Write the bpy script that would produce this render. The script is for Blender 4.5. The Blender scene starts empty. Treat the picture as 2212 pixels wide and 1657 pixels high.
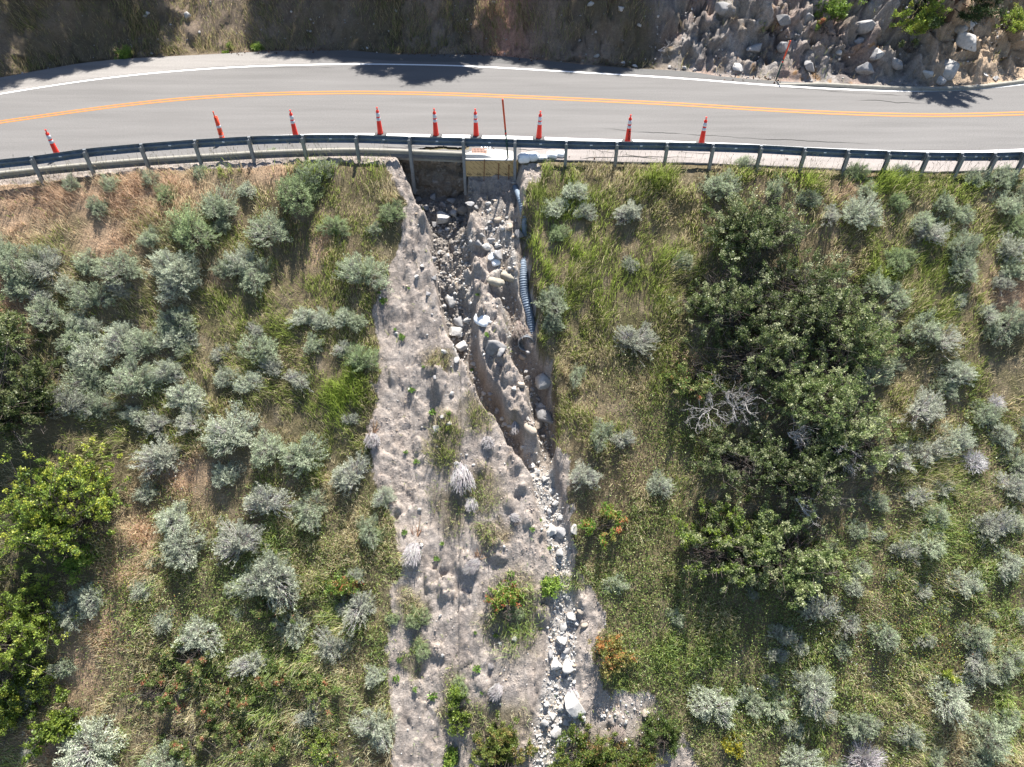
import bpy, math
import numpy as np
R = np.random.RandomState
rad = math.radians
scene = bpy.context.scene
COL = scene.collection

# ------------------------------------------------------------------ camera
PITCH, FPX, CAMH = 44.0, 1474.0, 11.41       # f in units of a 2211 px wide picture
cp, sp = math.cos(rad(PITCH)), math.sin(rad(PITCH))
CAM = np.array([0., 0., CAMH])
cam_d = bpy.data.cameras.new('camera'); cam = bpy.data.objects.new('camera', cam_d); COL.objects.link(cam)
cam_d.lens = 24.0; cam_d.sensor_width = 36.0; cam_d.clip_end = 500; cam_d.clip_start = .1
cam.location = CAM; cam.rotation_euler = (rad(90 - PITCH), 0, 0)
scene.camera = cam

def rays(u, v):
    x = (np.asarray(u, float) - 1105.5) / FPX; y = -(np.asarray(v, float) - 828.5) / FPX
    return np.stack([x, cp + y * sp, -sp + y * cp], -1)
def on_z(u, v, z):
    d = rays(u, v); t = (z - CAMH) / d[..., 2]
    return d * t[..., None] + CAM
def on_y(u, v, yy):
    d = rays(u, v); return d * (yy / d[..., 1])[..., None] + CAM
def proj(x, y, z):
    zz = z - CAMH
    depth = y * cp - zz * sp; up = y * sp + zz * cp
    depth = np.maximum(depth, .1)
    return 1105.5 + FPX * x / depth, 828.5 - FPX * up / depth

# ------------------------------------------------------------------ noise
def _h(ix, iy, s):
    h = (ix.astype(np.int64) * 374761393 + iy.astype(np.int64) * 668265263 + s * 974711) & 0xffffffff
    h = ((h ^ (h >> 13)) * 1274126177) & 0xffffffff
    return ((h ^ (h >> 16)) & 0xffff) / 65535.0
def vn(x, y, s=0):
    ix, iy = np.floor(x), np.floor(y); fx, fy = x - ix, y - iy
    fx = fx * fx * (3 - 2 * fx); fy = fy * fy * (3 - 2 * fy)
    a, b, c, d = _h(ix, iy, s), _h(ix + 1, iy, s), _h(ix, iy + 1, s), _h(ix + 1, iy + 1, s)
    return (a + (b - a) * fx) * (1 - fy) + (c + (d - c) * fx) * fy
def fbm(x, y, s=0, o=4, g=.5):
    t, a, n = 0, 1., 0
    for k in range(o):
        t = t + a * (vn(x * 2 ** k, y * 2 ** k, s + 17 * k) - .5) * 2; n += a; a *= g
    return t / n
def domes(x, y, s, seed, keep=.6):
    """half buried clods: one dome per cell of a jittered grid"""
    X, Y = x * s, y * s; ix, iy = np.floor(X), np.floor(Y); h = np.zeros(np.shape(x))
    for a in (-1, 0, 1):
        for b in (-1, 0, 1):
            cx, cy = ix + a, iy + b; r = .18 + .42 * _h(cx, cy, seed + 2) ** 1.6
            dx, dy = X - cx - _h(cx, cy, seed), Y - cy - _h(cx, cy, seed + 1); e = 1 + .7 * (_h(cx, cy, seed + 4) - .5)
            q = r * r - dx * dx * e - dy * dy / e
            h = np.maximum(h, np.where(_h(cx, cy, seed + 3) < keep, np.sqrt(np.maximum(q, 0)), 0))
    return h / s
def crags(x, y, s, seed):
    """faceted rock: every cell of a jittered grid is a tilted plane"""
    X, Y = x * s, y * s; ix, iy = np.floor(X), np.floor(Y); best = np.full(np.shape(x), 9.); out = np.zeros(np.shape(x))
    for a in (-1, 0, 1):
        for b in (-1, 0, 1):
            cx, cy = ix + a, iy + b; dx, dy = X - cx - _h(cx, cy, seed), Y - cy - _h(cx, cy, seed + 1); d = dx * dx + dy * dy
            v = _h(cx, cy, seed + 2) - .5 + (_h(cx, cy, seed + 3) - .5) * 1.5 * dx + (_h(cx, cy, seed + 4) - .5) * 1.5 * dy
            out = np.where(d < best, v, out); best = np.minimum(best, d)
    return out / s
def ss(a, b, x):
    t = np.clip((x - a) / (b - a), 0, 1); return t * t * (3 - 2 * t)
def inpoly(px, py, poly):
    r = np.zeros(px.shape, bool); n = len(poly)
    for i in range(n):
        (x1, y1), (x2, y2) = poly[i], poly[(i + 1) % n]
        if y1 == y2: continue
        c = ((y1 > py) != (y2 > py)) & (px < (x2 - x1) * (py - y1) / (y2 - y1) + x1)
        r ^= c
    return r

# ------------------------------------------------------------------ road edges, all as y over x
XS = np.arange(-70, 70.01, .1)
def curve(pts, z, win=13, reps=2):
    P = on_z([p[0] for p in pts], [p[1] for p in pts], z)
    o = np.argsort(P[:, 0]); x, y = P[o, 0], P[o, 1]
    s0 = np.clip((y[1] - y[0]) / (x[1] - x[0]), -.6, .6); s1 = np.clip((y[-1] - y[-2]) / (x[-1] - x[-2]), -.6, .6)
    Y = np.interp(XS, x, y)
    Y = np.where(XS < x[0], y[0] + s0 * (XS - x[0]), Y); Y = np.where(XS > x[-1], y[-1] + s1 * (XS - x[-1]), Y)
    k = np.ones(win) / win
    for _ in range(reps): Y = np.convolve(np.pad(Y, win // 2, mode='edge'), k, 'valid')
    return Y
def F(Y): return lambda x: np.interp(x, XS, Y)
line_up = F(curve([(0,203),(171,175),(342,156),(514,144),(756,137.7),(1003,142),(1243,156),(1486,170),(1661,185),(1867,196),(2004,197.6),(2106,194.5),(2212,181.5)], .004, 25, 3))
line_mid = F(curve([(0,264),(171,239),(342,217.5),(514,204.5),(756,199),(969,203),(1208,213),(1486,226),(1661,238),(1867,247),(2038,250.3),(2212,245)], .004, 25, 3))
edge_up = F(curve([(0,168),(171,137),(257,128),(445,118),(582,111),(756,109),(849,118),(1003,118),(1105,123),(1208,135),(1345,147),(1486,154),(1558,166),(1668,175),(1867,185),(2004,190),(2106,186.6),(2212,173)], 0, 9, 2))
kerb_up = F(curve([(1600,168.5),(1675,174.6),(1867,185),(2004,190),(2106,186.6),(2212,173)], .13, 15, 2))
kerb_lo = F(curve([(0,371),(117,358.5),(293,343),(582,325),(756,320),(832,322),(996,329),(1110,334)], .14, 15, 2))
edge_r = F(curve([(900,344),(1003,344.5),(1119,346.5),(1243,346),(1345,350),(1456,351),(1661,358),(1867,368),(2055,372),(2212,363)], 0, 9, 2))
X_IN0, X_IN1 = -1.78, .24            # the drain inlet, from its apron's end at the kerb to the panel's end
def edge_lo(x): return np.where(x < X_IN0, kerb_lo(x) - .11, edge_r(x))
POSTS = [(68,338),(183,321),(305,310),(421,301.4),(538,294.5),(654,291),(770,291),(885,295),(1001,298),(1112.6,300.7),(1223,304),(1332,306),(1440,307),(1539.5,310),(1643,313),(1738,318.5),(1831,323),(1918,326),(2001,329),(2076,329.5),(2147,329.5),(2209,328)]
RAILP = on_z([p[0] for p in POSTS], [p[1] for p in POSTS], .75)
rail_y = F(curve([(-60,352),(0,344)] + POSTS + [(2280,325)], .75, 9, 2))
line_lo = lambda x: rail_y(x) + 1.56 + .22 * np.exp(-((np.asarray(x) + .5) / 6.0) ** 2)

# ------------------------------------------------------------------ terrain height
TAN = math.tan(rad(40))
def base_h(x, y):
    yl, yu = edge_lo(x), edge_up(x)
    d = yl - y
    t = np.maximum(d - .28, 0)
    zl = -.07 - .05 * ss(0, .3, d) - TAN * (np.sqrt(t * t + .09) - .3) * (1 + 0 * t)
    zl = zl + ss(.3, 2.5, d) * (.35 * fbm(x * .33, y * .33, 3, 3) + .10 * fbm(x * 1.3, y * 1.3, 5, 3))
    e = y - yu
    rk = ss(5.5, 8.5, x)                                # the bedrock outcrop on the uphill side
    zu = -.05 + 1.15 * (np.sqrt(np.maximum(e - .25, 0) ** 2 + .25) - .5)
    zu = np.where(zu > 14, 14 + (zu - 14) * .25, zu)
    nz = .22 * fbm(x * .6, y * .6, 9, 4)
    cell = np.abs(fbm(x * 1.1 + 3, y * 1.6, 12, 4))
    rid = 1 - np.abs(fbm(x * 1.7 + 1.5 * y, y * 2.2, 33, 4, .6)) * 2.2
    blk = np.floor((fbm(x * .9, y * .9 + .4 * x, 35, 3) + 1) * 5) / 5
    zu = zu + ss(.2, 1.6, e) * (nz + rk * (1.0 * (.28 - cell) + .5 * fbm(x * .45, y * .5, 31, 2) + .10 * rid + .25 * (blk - 1)))
    # spur and recess under the pine where the rock juts out
    zu = zu + ss(.5, 2.5, e) * (1.1 * np.exp(-((x - 17.0) / 1.0) ** 2) - .9 * np.exp(-((x - 14.8) / 1.1) ** 2))
    return np.where(d > 0, zl, np.where(e > 0, zu, -.07))
def march(u, v, hf):
    """first hit of the picture rays with a height function"""
    u, v = np.atleast_1d(np.asarray(u, float)), np.atleast_1d(np.asarray(v, float))
    D = rays(u, v); T = np.arange(14, 75, .12)
    P = CAM + D[:, None, :] * T[None, :, None]
    g = P[..., 2] - hf(P[..., 0], P[..., 1])
    hit = np.argmax(g < 0, 1); hit = np.where((g < 0).any(1), np.maximum(hit, 1), len(T) - 1)
    i = np.arange(len(u)); g0, g1 = g[i, hit - 1], g[i, hit]
    t = T[hit - 1] + .12 * np.clip(g0 / np.where(g0 - g1 == 0, 1, g0 - g1), 0, 1)
    return CAM + D * t[:, None]

def seg(pts):
    """[(u,v,depth,halfwidth)] -> world polyline on the uncut slope"""
    P = march([p[0] for p in pts], [p[1] for p in pts], base_h)
    return P[:, :2], np.array([p[2] for p in pts]), np.array([p[3] for p in pts])
GUL = [
 (seg([(900,470,.15,.7),(885,560,.3,1.1),(870,700,.35,1.3),(870,850,.35,1.3),(890,1000,.35,1.2),(920,1150,.35,1.0),(930,1300,.3,1.3),(940,1450,.3,1.5),(950,1700,.3,1.6)]), 2),
 (seg([(985,500,1.1,.85),(978,560,1.1,.85),(988,640,1.05,.72),(1000,710,1.05,.52),(1015,765,1.15,.34),(1042,825,1.2,.33),(1080,885,1.15,.34),(1118,945,.9,.38),(1158,990,.6,.5)]), 4),
 (seg([(1095,520,.9,.45),(1097,600,1.2,.50),(1108,660,1.15,.45),(1120,720,1.2,.45),(1157,790,1.3,.58),(1174,870,1.35,.52),(1182,940,1.25,.42),(1170,1000,.7,.55),(1187,1080,.45,.5),(1205,1150,.4,.5),(1217,1230,.35,.4),(1217,1320,.3,.6),(1212,1440,.32,.65),(1197,1560,.25,.85),(1190,1720,.25,.95)]), 3),
 (seg([(1135,480,.8,.3),(1136,560,.9,.3),(1140,640,.9,.3),(1148,700,.8,.35)]), 3),
]
def gully(x, y, parts=None):
    out = np.zeros(np.shape(x))
    for (P, dep, wid), k in (GUL if parts is None else parts):
        best = np.full(np.shape(x), 9e9); D = np.zeros(np.shape(x)); W = np.ones(np.shape(x))
        for i in range(len(P) - 1):
            a, b = P[i], P[i + 1]; ab = b - a; L = ab @ ab
            t = np.clip(((x - a[0]) * ab[0] + (y - a[1]) * ab[1]) / L, 0, 1)
            dd = np.hypot(x - a[0] - t * ab[0], y - a[1] - t * ab[1])
            m = dd < best
            best = np.where(m, dd, best); D = np.where(m, dep[i] + (dep[i+1] - dep[i]) * t, D); W = np.where(m, wid[i] + (wid[i+1] - wid[i]) * t, W)
        out = np.maximum(out, D * np.clip(1 - (best / W) ** k, 0, 1))
    return out
def full_h(x, y):
    b = base_h(x, y)
    yl = edge_lo(x); d = yl - y
    wob = .16 * fbm(x * 1.7, y * 1.7, 41, 3)
    xa, ya = x + wob, y + .12 * fbm(x * 2.3, y * 2.3, 43, 2)
    z = b - np.where(d > .2, gully(xa, ya) * ss(.2, 1.2, d), 0)
    # the undermined hole beside the drain
    dn = d + .10 * fbm(x * 2.1, y * 2.1, 47, 3)
    xl = np.interp(dn, [-.5, 0, 1, 2, 3.2, 4.4], [-4.45, -4.4, -3.8, -3.25, -2.95, -2.75]) + wob
    xm = np.interp(dn, [-.5, 0, 1, 2.5, 4.4], [-1.8, -1.75, -1.7, -1.6, -1.5]) + wob
    xr = np.interp(dn, [-.5, 0, 1, 2.5, 4.4], [.3, .35, .42, .40, .45]) + wob
    rub = .16 * fbm(x * 1.6, y * 1.6, 51, 4)
    zL = -1.75 - .42 * np.maximum(dn, 0) + rub
    zF = -.72 - .70 * np.maximum(dn - .1, 0) + .5 * rub
    wL = ss(0, .42, x - xl) * (1 - ss(-.05, .2, x - xm)) * ss(-.62, -.38, dn)
    wF = ss(-.1, .1, x - xm) * (1 - ss(-.25, .05, x - xr)) * ss(-.06, .06, dn)
    hl = b + (np.minimum(zL, b) - b) * wL
    hf = b + (np.minimum(zF, b) - b) * wF
    return np.minimum(z, np.minimum(hl, hf))

def axis(*parts):
    a = [np.arange(lo, hi, st) for lo, hi, st in parts]; return np.concatenate(a)
GX = axis((-70, -24, 1.0), (-24, -6, .11), (-6, 7, .04), (7, 24, .065), (24, 25, .2), (25, 70.1, 1.0))
GY = axis((-12, 5.5, .35), (5.5, 26, .045), (26, 34, .06), (34, 38, .15), (38, 80.1, .6))
MX, MY = np.meshgrid(GX, GY)
HZ = full_h(MX, MY)
PU, PV = proj(MX, MY, HZ)

# masks, laid on the ground (which stretch of hillside is bare, gravelly, rocky, dry)
DIRT = [(838,340),(848,400),(872,455),(862,540),(830,590),(805,640),(800,720),(828,790),(800,850),(792,950),(800,1000),(832,1080),(852,1150),(870,1220),(850,1300),(832,1400),(850,1500),(850,1760),(1520,1760),(1490,1590),(1400,1520),(1292,1480),(1290,1400),(1300,1315),(1252,1225),(1240,1150),(1230,1050),(1215,950),(1197,880),(1190,790),(1160,700),(1150,620),(1128,500),(1140,430),(1170,380),(1160,340)]
ISLES = [(1025,900,45,40),(960,950,35,70),(1040,1060,55,50),(980,1090,40,60),(945,765,32,28),(1110,1330,70,95),(1080,1560,80,60),(890,1320,30,45),(1060,1150,40,30),(1290,1640,120,60),(1420,1580,60,50),(975,1500,25,70),(900,1420,18,60),(1235,1260,30,30),(1110,920,25,35)]
nU = PU + 34 * fbm(MX * 1.3, MY * 1.3, 61, 5, .62); nV = PV + 34 * fbm(MX * 1.3 + 9, MY * 1.3, 63, 5, .62)
M_D = inpoly(nU, nV, DIRT).astype(float)
M_ISL = np.zeros_like(M_D)
for a, b, c, d in ISLES: M_ISL = np.maximum(M_ISL, np.exp(-(((nU - a) / c) ** 2 + ((nV - b) / d) ** 2) ** 2))
M_D = M_D * (1 - .8 * M_ISL)
below = (edge_lo(MX) - MY)
M_D = np.maximum(M_D, ((below > 0) & (below < .42 + .12 * fbm(MX * 2, MY * 2, 66, 2)) & (MX < X_IN0)).astype(float))
M_D = np.where(below < 0, 0, M_D)
GVL = [((seg([(1070,420,1,.7),(1085,480,1,.75),(1085,560,1,.5)])), 2), ((seg([(985,560,.5,.7),(985,640,.8,.6),(1000,740,1,.5)])), 2)] + [(g[0], 2) for g in GUL[1:3]]
GVL = [((P, np.ones_like(d), w * .85), k) for (P, d, w), k in GVL]
M_G = np.where(below > 0, np.clip(gully(MX, MY, GVL) * 1.8, 0, 1), 0)
up = MY - edge_up(MX)
M_R = np.where(up > 0, ss(5.0, 8.5, MX + 1.2 * fbm(MX * .5, MY * .5, 71, 2)), 0)
M_C = np.where(up > 0, 1.0, 0)          # the uphill cut
DRYS = [(60,430,190,60),(220,430,170,55),(20,480,60,40),(330,400,120,40),(590,375,80,22),(15,660,60,60),(230,520,60,60),(400,1030,70,50),(265,1230,60,60),(205,1330,70,80),(170,1440,50,80),(120,1600,70,50),(300,1150,40,40),(480,600,20,20),(1480,780,40,20),(2180,640,60,60),(1860,420,50,20),(700,530,30,40)]
M_Y = np.zeros_like(M_D)
for a, b, c, d in DRYS: M_Y = np.maximum(M_Y, np.exp(-((nU - a) / c) ** 2 - ((nV - b) / d) ** 2))
M_Y = np.where(below > 0, M_Y, 0)
# clods and roughness
def lumps(s, seed): return np.maximum(0, fbm(MX * s, MY * s, seed, 3, .6) + .12) ** .7
rough = M_D * (.10 * fbm(MX * 1.6, MY * 1.6, 80, 4, .6) + .06 * lumps(3.2, 81) * (.4 + 1.2 * np.clip(fbm(MX * .7, MY * .7, 82, 2) + .3, 0, 1)) + .03 * lumps(8, 83) + (.35 + .9 * np.clip(fbm(MX * .6, MY * .6, 84, 3) + .25, 0, 1)) * (.16 * domes(MX, MY, 1.7, 300, .3) + .5 * domes(MX, MY, 3.6, 310, .4) + .9 * domes(MX, MY, 8.0, 320, .6)) - .16 * np.abs(fbm(MX * 2.6 + .4 * MY, MY * .35, 86, 4, .6)) + .22 * crags(MX, MY, 2.4, 89))
rough += (1 - M_D) * .05 * fbm(MX * 2.7, MY * 2.7, 85, 3)
holeish = ss(.4, .9, base_h(MX, MY) - HZ)
rough += holeish * (.12 * fbm(MX * 3.0, MY * 3.0, 87, 3, .6) + .03 * lumps(5, 88))
rough = np.where((below < .15) & (up < .1), 0, rough)
HZ = HZ + rough
# larger crusted blocks of soil that slid and stuck
for u_, v_, w_ in [(1020,590,48),(1045,612,38),(1060,650,44),(1085,690,38),(1035,660,34),(1062,722,40),(1085,772,44),(1100,805,38),(1112,852,34),(1125,882,34),(1136,930,32),(1030,560,40),(1050,585,32),(1080,575,36),(1110,542,40),(948,830,34),(1012,480,54),(1002,445,38),(988,462,36),(928,468,38),(912,442,34),(960,520,30),(985,590,32),(968,565,34),(998,560,30),(955,905,34),(948,832,36),(870,660,22),(960,1262,40),(1000,1210,32),(928,1240,30),(1080,1195,40),(1066,1160,34),(1175,1330,32),(880,520,24),(905,760,22),(930,790,26),(845,800,24),(870,900,20),(900,950,26),(1000,1290,24),(1050,1330,22),(940,1400,26),(900,1480,22),(1110,1000,30),(1128,1050,30),(1100,1090,26),(1140,1120,24),(1160,1290,26),(1250,1290,26),(1262,1300,22),(1330,1560,26),(855,1090,22),(1040,1010,26),(1118,420,26),(1142,405,30),(1150,440,28),(1128,455,22),(850,395,22),(865,425,24)]:
    c_ = march(u_, v_, base_h)[0]; r_ = w_ / 2 / 58
    gx = slice(*np.searchsorted(GX, (c_[0] - 2.2 * r_, c_[0] + 2.2 * r_))); gy = slice(*np.searchsorted(GY, (c_[1] - 2.2 * r_, c_[1] + 2.2 * r_)))
    X_, Y_ = MX[gy, gx], MY[gy, gx]; kx = 1 + .5 * (vn(np.array(u_ * 1.), np.array(v_ * 1.), 5) - .5)
    dn = np.hypot((X_ - c_[0]) * kx, (Y_ - c_[1]) / kx) / (r_ * (1.05 + .55 * fbm(X_ * 3.5 + u_, Y_ * 3.5, 400, 3, .6)))
    HZ[gy, gx] += r_ * (.95 * np.clip(1 - dn ** 3, 0, 1) ** .6) * (.75 + .5 * fbm(X_ * 5, Y_ * 5, 401, 3, .65)) * (1 + .5 * crags(X_, Y_, 3.5, 402) * 3.5)
# sheet lies well under the paving
pave = (below < -.75) & (up < -.05)
HZ = np.where(pave, -.07, HZ)

# relief of the bedrock, pushed out along the face
RX_ = M_R * ss(.3, 1.2, up)
ROCKD = RX_ * (.60 * crags(MX + .3 * fbm(MX, MY, 38, 2), MY * 1.3, .75, 39) + .70 * crags(MX + .2 * MY, MY * 1.4, 1.9, 41) + .55 * crags(MX, MY * 1.3, 4.2, 43) + .14 * fbm(MX * 3, MY * 3, 44, 4, .65) - .05)
ROCKD = ROCKD + (up > .3) * (1 - M_R) * (.22 * fbm(MX * 1.6, MY * 1.6, 45, 5, .6) + .4 * crags(MX, MY, 1.7, 46))
def Hq(x, y):
    x, y = np.asarray(x, float), np.asarray(y, float)
    i = np.clip(np.searchsorted(GX, x) - 1, 0, len(GX) - 2); j = np.clip(np.searchsorted(GY, y) - 1, 0, len(GY) - 2)
    fx = np.clip((x - GX[i]) / (GX[i+1] - GX[i]), 0, 1); fy = np.clip((y - GY[j]) / (GY[j+1] - GY[j]), 0, 1)
    return (HZ[j, i] * (1 - fx) + HZ[j, i+1] * fx) * (1 - fy) + (HZ[j+1, i] * (1 - fx) + HZ[j+1, i+1] * fx) * fy
def Mq(M, x, y):
    i = np.clip(np.searchsorted(GX, x), 0, len(GX) - 1); j = np.clip(np.searchsorted(GY, y), 0, len(GY) - 1)
    return M[j, i]
def ground(u, v): return march(u, v, Hq)

# ------------------------------------------------------------------ materials
def nodes(name):
    m = bpy.data.materials.new(name); m.use_nodes = True
    return m, m.node_tree.nodes, m.node_tree.links, m.node_tree.nodes['Principled BSDF']
def noise(N, L, scale, detail=4, rough=.6, vec=None):
    t = N.new('ShaderNodeTexNoise'); t.inputs['Scale'].default_value = scale; t.inputs['Detail'].default_value = detail; t.inputs['Roughness'].default_value = rough
    if vec is not None: L.new(vec, t.inputs['Vector'])
    return t.outputs['Fac']
def ramp(N, L, fac, stops):
    r = N.new('ShaderNodeValToRGB'); e = r.color_ramp.elements
    while len(e) < len(stops): e.new(.5)
    for k, (p, c) in enumerate(stops):
        e[k].position = p; e[k].color = (*c, 1) if not np.isscalar(c) else (c, c, c, 1)
    L.new(fac, r.inputs['Fac']); return r.outputs['Color']
def mul(N, L, a, b, f=1.0):
    x = N.new('ShaderNodeMix'); x.data_type = 'RGBA'; x.blend_type = 'MULTIPLY'; x.inputs[0].default_value = f
    L.new(a, x.inputs[6]); L.new(b, x.inputs[7]); return x.outputs[2]
def bump(N, L, P, h, dist=.02, strength=.6):
    b = N.new('ShaderNodeBump'); b.inputs['Distance'].default_value = dist; b.inputs['Strength'].default_value = strength
    L.new(h, b.inputs['Height']); L.new(b.outputs['Normal'], P.inputs['Normal'])
def coords(N): return N.new('ShaderNodeTexCoord').outputs['Object']
def plain(name, col, rough=.8, metal=0, var=.18, scale=12, bmp=0, rnd=0, spec=.3):
    m, N, L, P = nodes(name); v = coords(N)
    n = noise(N, L, scale, 5, .65, v)
    a = ramp(N, L, n, [(.25, tuple(c * (1 - var) for c in col)), (.75, tuple(min(1, c * (1 + var)) for c in col))])
    if rnd:
        o = N.new('ShaderNodeObjectInfo'); a = mul(N, L, a, ramp(N, L, o.outputs['Random'], [(0, 1 - rnd), (1, 1 + rnd)]))
    L.new(a, P.inputs['Base Color']); P.inputs['Roughness'].default_value = rough; P.inputs['Metallic'].default_value = metal
    P.inputs['Specular IOR Level'].default_value = spec
    if bmp: bump(N, L, P, n, bmp)
    return m
def vcol(name, rough=.95, fine=((9, .8, 1.2), (28, .7, 1.3), (110, .8, 1.2)), bmp=.07, scale=17):
    m, N, L, P = nodes(name); v = coords(N)
    a = N.new('ShaderNodeAttribute'); a.attribute_name = 'col'; c = a.outputs['Color']
    for s, lo, hi in fine: c = mul(N, L, c, ramp(N, L, noise(N, L, s, 4, .6, v), [(.3, lo), (.7, hi)]))
    L.new(c, P.inputs['Base Color']); P.inputs['Roughness'].default_value = rough; P.inputs['Specular IOR Level'].default_value = .15
    if bmp: bump(N, L, P, noise(N, L, scale, 6, .7, v), bmp, .8)
    return m
def leafmat(name, trans=.3, rnd=.15, rough=.6, spec=.25):
    m, N, L, P = nodes(name)
    a = N.new('ShaderNodeAttribute'); a.attribute_name = 'col'; c = a.outputs['Color']
    if rnd:
        o = N.new('ShaderNodeObjectInfo'); c = mul(N, L, c, ramp(N, L, o.outputs['Random'], [(0, 1 - rnd), (1, 1 + rnd)]))
    L.new(c, P.inputs['Base Color']); P.inputs['Roughness'].default_value = rough; P.inputs['Specular IOR Level'].default_value = spec
    t = N.new('ShaderNodeBsdfTranslucent'); L.new(c, t.inputs['Color'])
    x = N.new('ShaderNodeMixShader'); x.inputs[0].default_value = trans
    L.new(P.outputs[0], x.inputs[1]); L.new(t.outputs[0], x.inputs[2]); L.new(x.outputs[0], N['Material Output'].inputs['Surface'])
    return m
M_ground = vcol('hillside_soil')
M_stone = plain('pale_stone', (.41, .39, .365), .9, 0, .28, 7, .02, .16)
M_darkstone = plain('grey_stone', (.27, .26, .255), .9, 0, .3, 6, .02, .2)
M_brownstone = plain('tan_stone', (.36, .30, .24), .9, 0, .25, 7, .02, .15)
M_gravel = vcol('gravel_stones', .9, ((20, .75, 1.2),), .01)
def asphalt(name, col, patch=.10):
    m, N, L, P = nodes(name); v = coords(N)
    a = ramp(N, L, noise(N, L, 26, 3, .85, v), [(.3, tuple(c * .70 for c in col)), (.7, tuple(c * 1.26 for c in col))])
    a = mul(N, L, a, ramp(N, L, noise(N, L, 16, 5, .7, v), [(.25, .88), (.75, 1.1)]))
    st = N.new('ShaderNodeMapping'); st.inputs['Scale'].default_value = (.12, 1.3, 1); L.new(v, st.inputs['Vector'])
    a = mul(N, L, a, ramp(N, L, noise(N, L, 1.3, 5, .6, st.outputs[0]), [(.3, 1 - patch), (.7, 1 + patch * .6)]))
    L.new(a, P.inputs['Base Color']); P.inputs['Roughness'].default_value = .9; P.inputs['Specular IOR Level'].default_value = .2
    bump(N, L, P, noise(N, L, 120, 2, .6, v), .006, .6)
    return m
M_road = asphalt('worn_asphalt', (.150, .143, .137), .14)
M_dust = asphalt('dusty_shoulder', (.225, .21, .195), .18)
M_pale = asphalt('washed_shoulder', (.27, .24, .222), .2)
M_oldroad = asphalt('dark_shoulder', (.115, .112, .108), .14)
def paint(name, col):
    m, N, L, P = nodes(name); v = coords(N)
    a = ramp(N, L, noise(N, L, 45, 4, .8, v), [(.22, tuple(c * .72 for c in col)), (.5, col)])
    L.new(a, P.inputs['Base Color']); P.inputs['Roughness'].default_value = .7; return m
M_white = paint('white_road_paint', (.80, .79, .77)); M_yellow = paint('yellow_road_paint', (.42, .145, .013))
M_crack = plain('crack_filler', (.03, .028, .026), .95)
M_conc = plain('kerb_concrete', (.26, .245, .21), .9, 0, .16, 9, .006)
M_apron = plain('apron_concrete', (.50, .485, .46), .85, 0, .12, 7, .004)
M_apronpaint = plain('white_marking_spray', (.86, .86, .86), .7, 0, .03)
M_galv = plain('galvanised_steel', (.23, .245, .26), .5, .35, .18, 10, 0, 0, .4)
M_rail = plain('weathered_rail_steel', (.15, .19, .235), .5, .35, .30, 6, 0, 0, .4)
M_rust = plain('rusty_iron', (.20, .085, .04), .85, .2, .35, 20)
M_grate = plain('rusted_grate_iron', (.34, .215, .17), .85, .2, .25, 20)
M_orange = plain('orange_plastic', (.80, .045, .026), .5, 0, .08, 8)
M_tube = plain('faded_orange_plastic', (.74, .07, .025), .55, 0, .12, 8)
M_band = plain('reflective_band', (.50, .53, .56), .4, 0, .06, 14)
M_rubber = plain('black_rubber', (.085, .082, .08), .8, 0, .3, 12)
M_ink = plain('black_ink', (.02, .018, .018), .8)
M_poleo = plain('orange_pole_plastic', (.72, .10, .04), .55, 0, .1, 6)
M_poleg = plain('green_pole_paint', (.02, .06, .045), .5, 0, .2, 9)
M_board = plain('tan_board', (.52, .36, .17), .8, 0, .12, 4)
M_print = plain('brown_print', (.16, .085, .04), .8)
M_bag = plain('white_woven_bag', (.74, .75, .76), .7, 0, .07, 14, .01)
M_burlap = plain('hardened_bag_mortar', (.33, .295, .235), .95, 0, .25, 12, .02)
M_pipe = plain('corrugated_pipe_steel', (.17, .21, .26), .62, .12, .25, 8, 0, 0, .3)
M_dark = plain('void_shade_black', (.012, .011, .01), 1)  # flat black painted where openings lie in shade
M_tab = plain('white_tab', (.8, .8, .78), .5)
M_leaf = leafmat('broad_leaves', .42, .15, .42, .4)
M_sage = leafmat('sage_leaves', .33, .14, .8, .1)
M_grass = leafmat('grass_blades', .5, 0, .7, .15)
M_twig = leafmat('woody_twigs', 0, .15, .9, .1)
M_needle = leafmat('pine_needles', .15, .1, .6)
M_bark = plain('pine_bark', (.085, .06, .045), .95, 0, .35, 9, .02)

# ------------------------------------------------------------------ mesh helpers
def raw(name, V, Fc, mat, col=None, smooth=False):
    """V (n,3); Fc an (m,k) array of faces, or a list of faces"""
    me = bpy.data.meshes.new(name); V = np.asarray(V, np.float32)
    if isinstance(Fc, np.ndarray):
        m, k = Fc.shape
        me.vertices.add(len(V)); me.vertices.foreach_set('co', V.ravel())
        me.loops.add(m * k); me.loops.foreach_set('vertex_index', Fc.astype(np.int32).ravel())
        me.polygons.add(m); me.polygons.foreach_set('loop_start', np.arange(0, m * k, k, dtype=np.int32))
        me.update(calc_edges=True)
    else:
        me.from_pydata([tuple(map(float, v)) for v in V], [], [tuple(map(int, f)) for f in Fc]); me.update()
    if col is not None:
        c = np.ones((len(V), 4), np.float32); c[:, :3] = col
        me.attributes.new('col', 'FLOAT_COLOR', 'POINT').data.foreach_set('color', c.ravel())
    if smooth: me.polygons.foreach_set('use_smooth', np.ones(len(me.polygons), bool))
    me.materials.append(mat); return me
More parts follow.
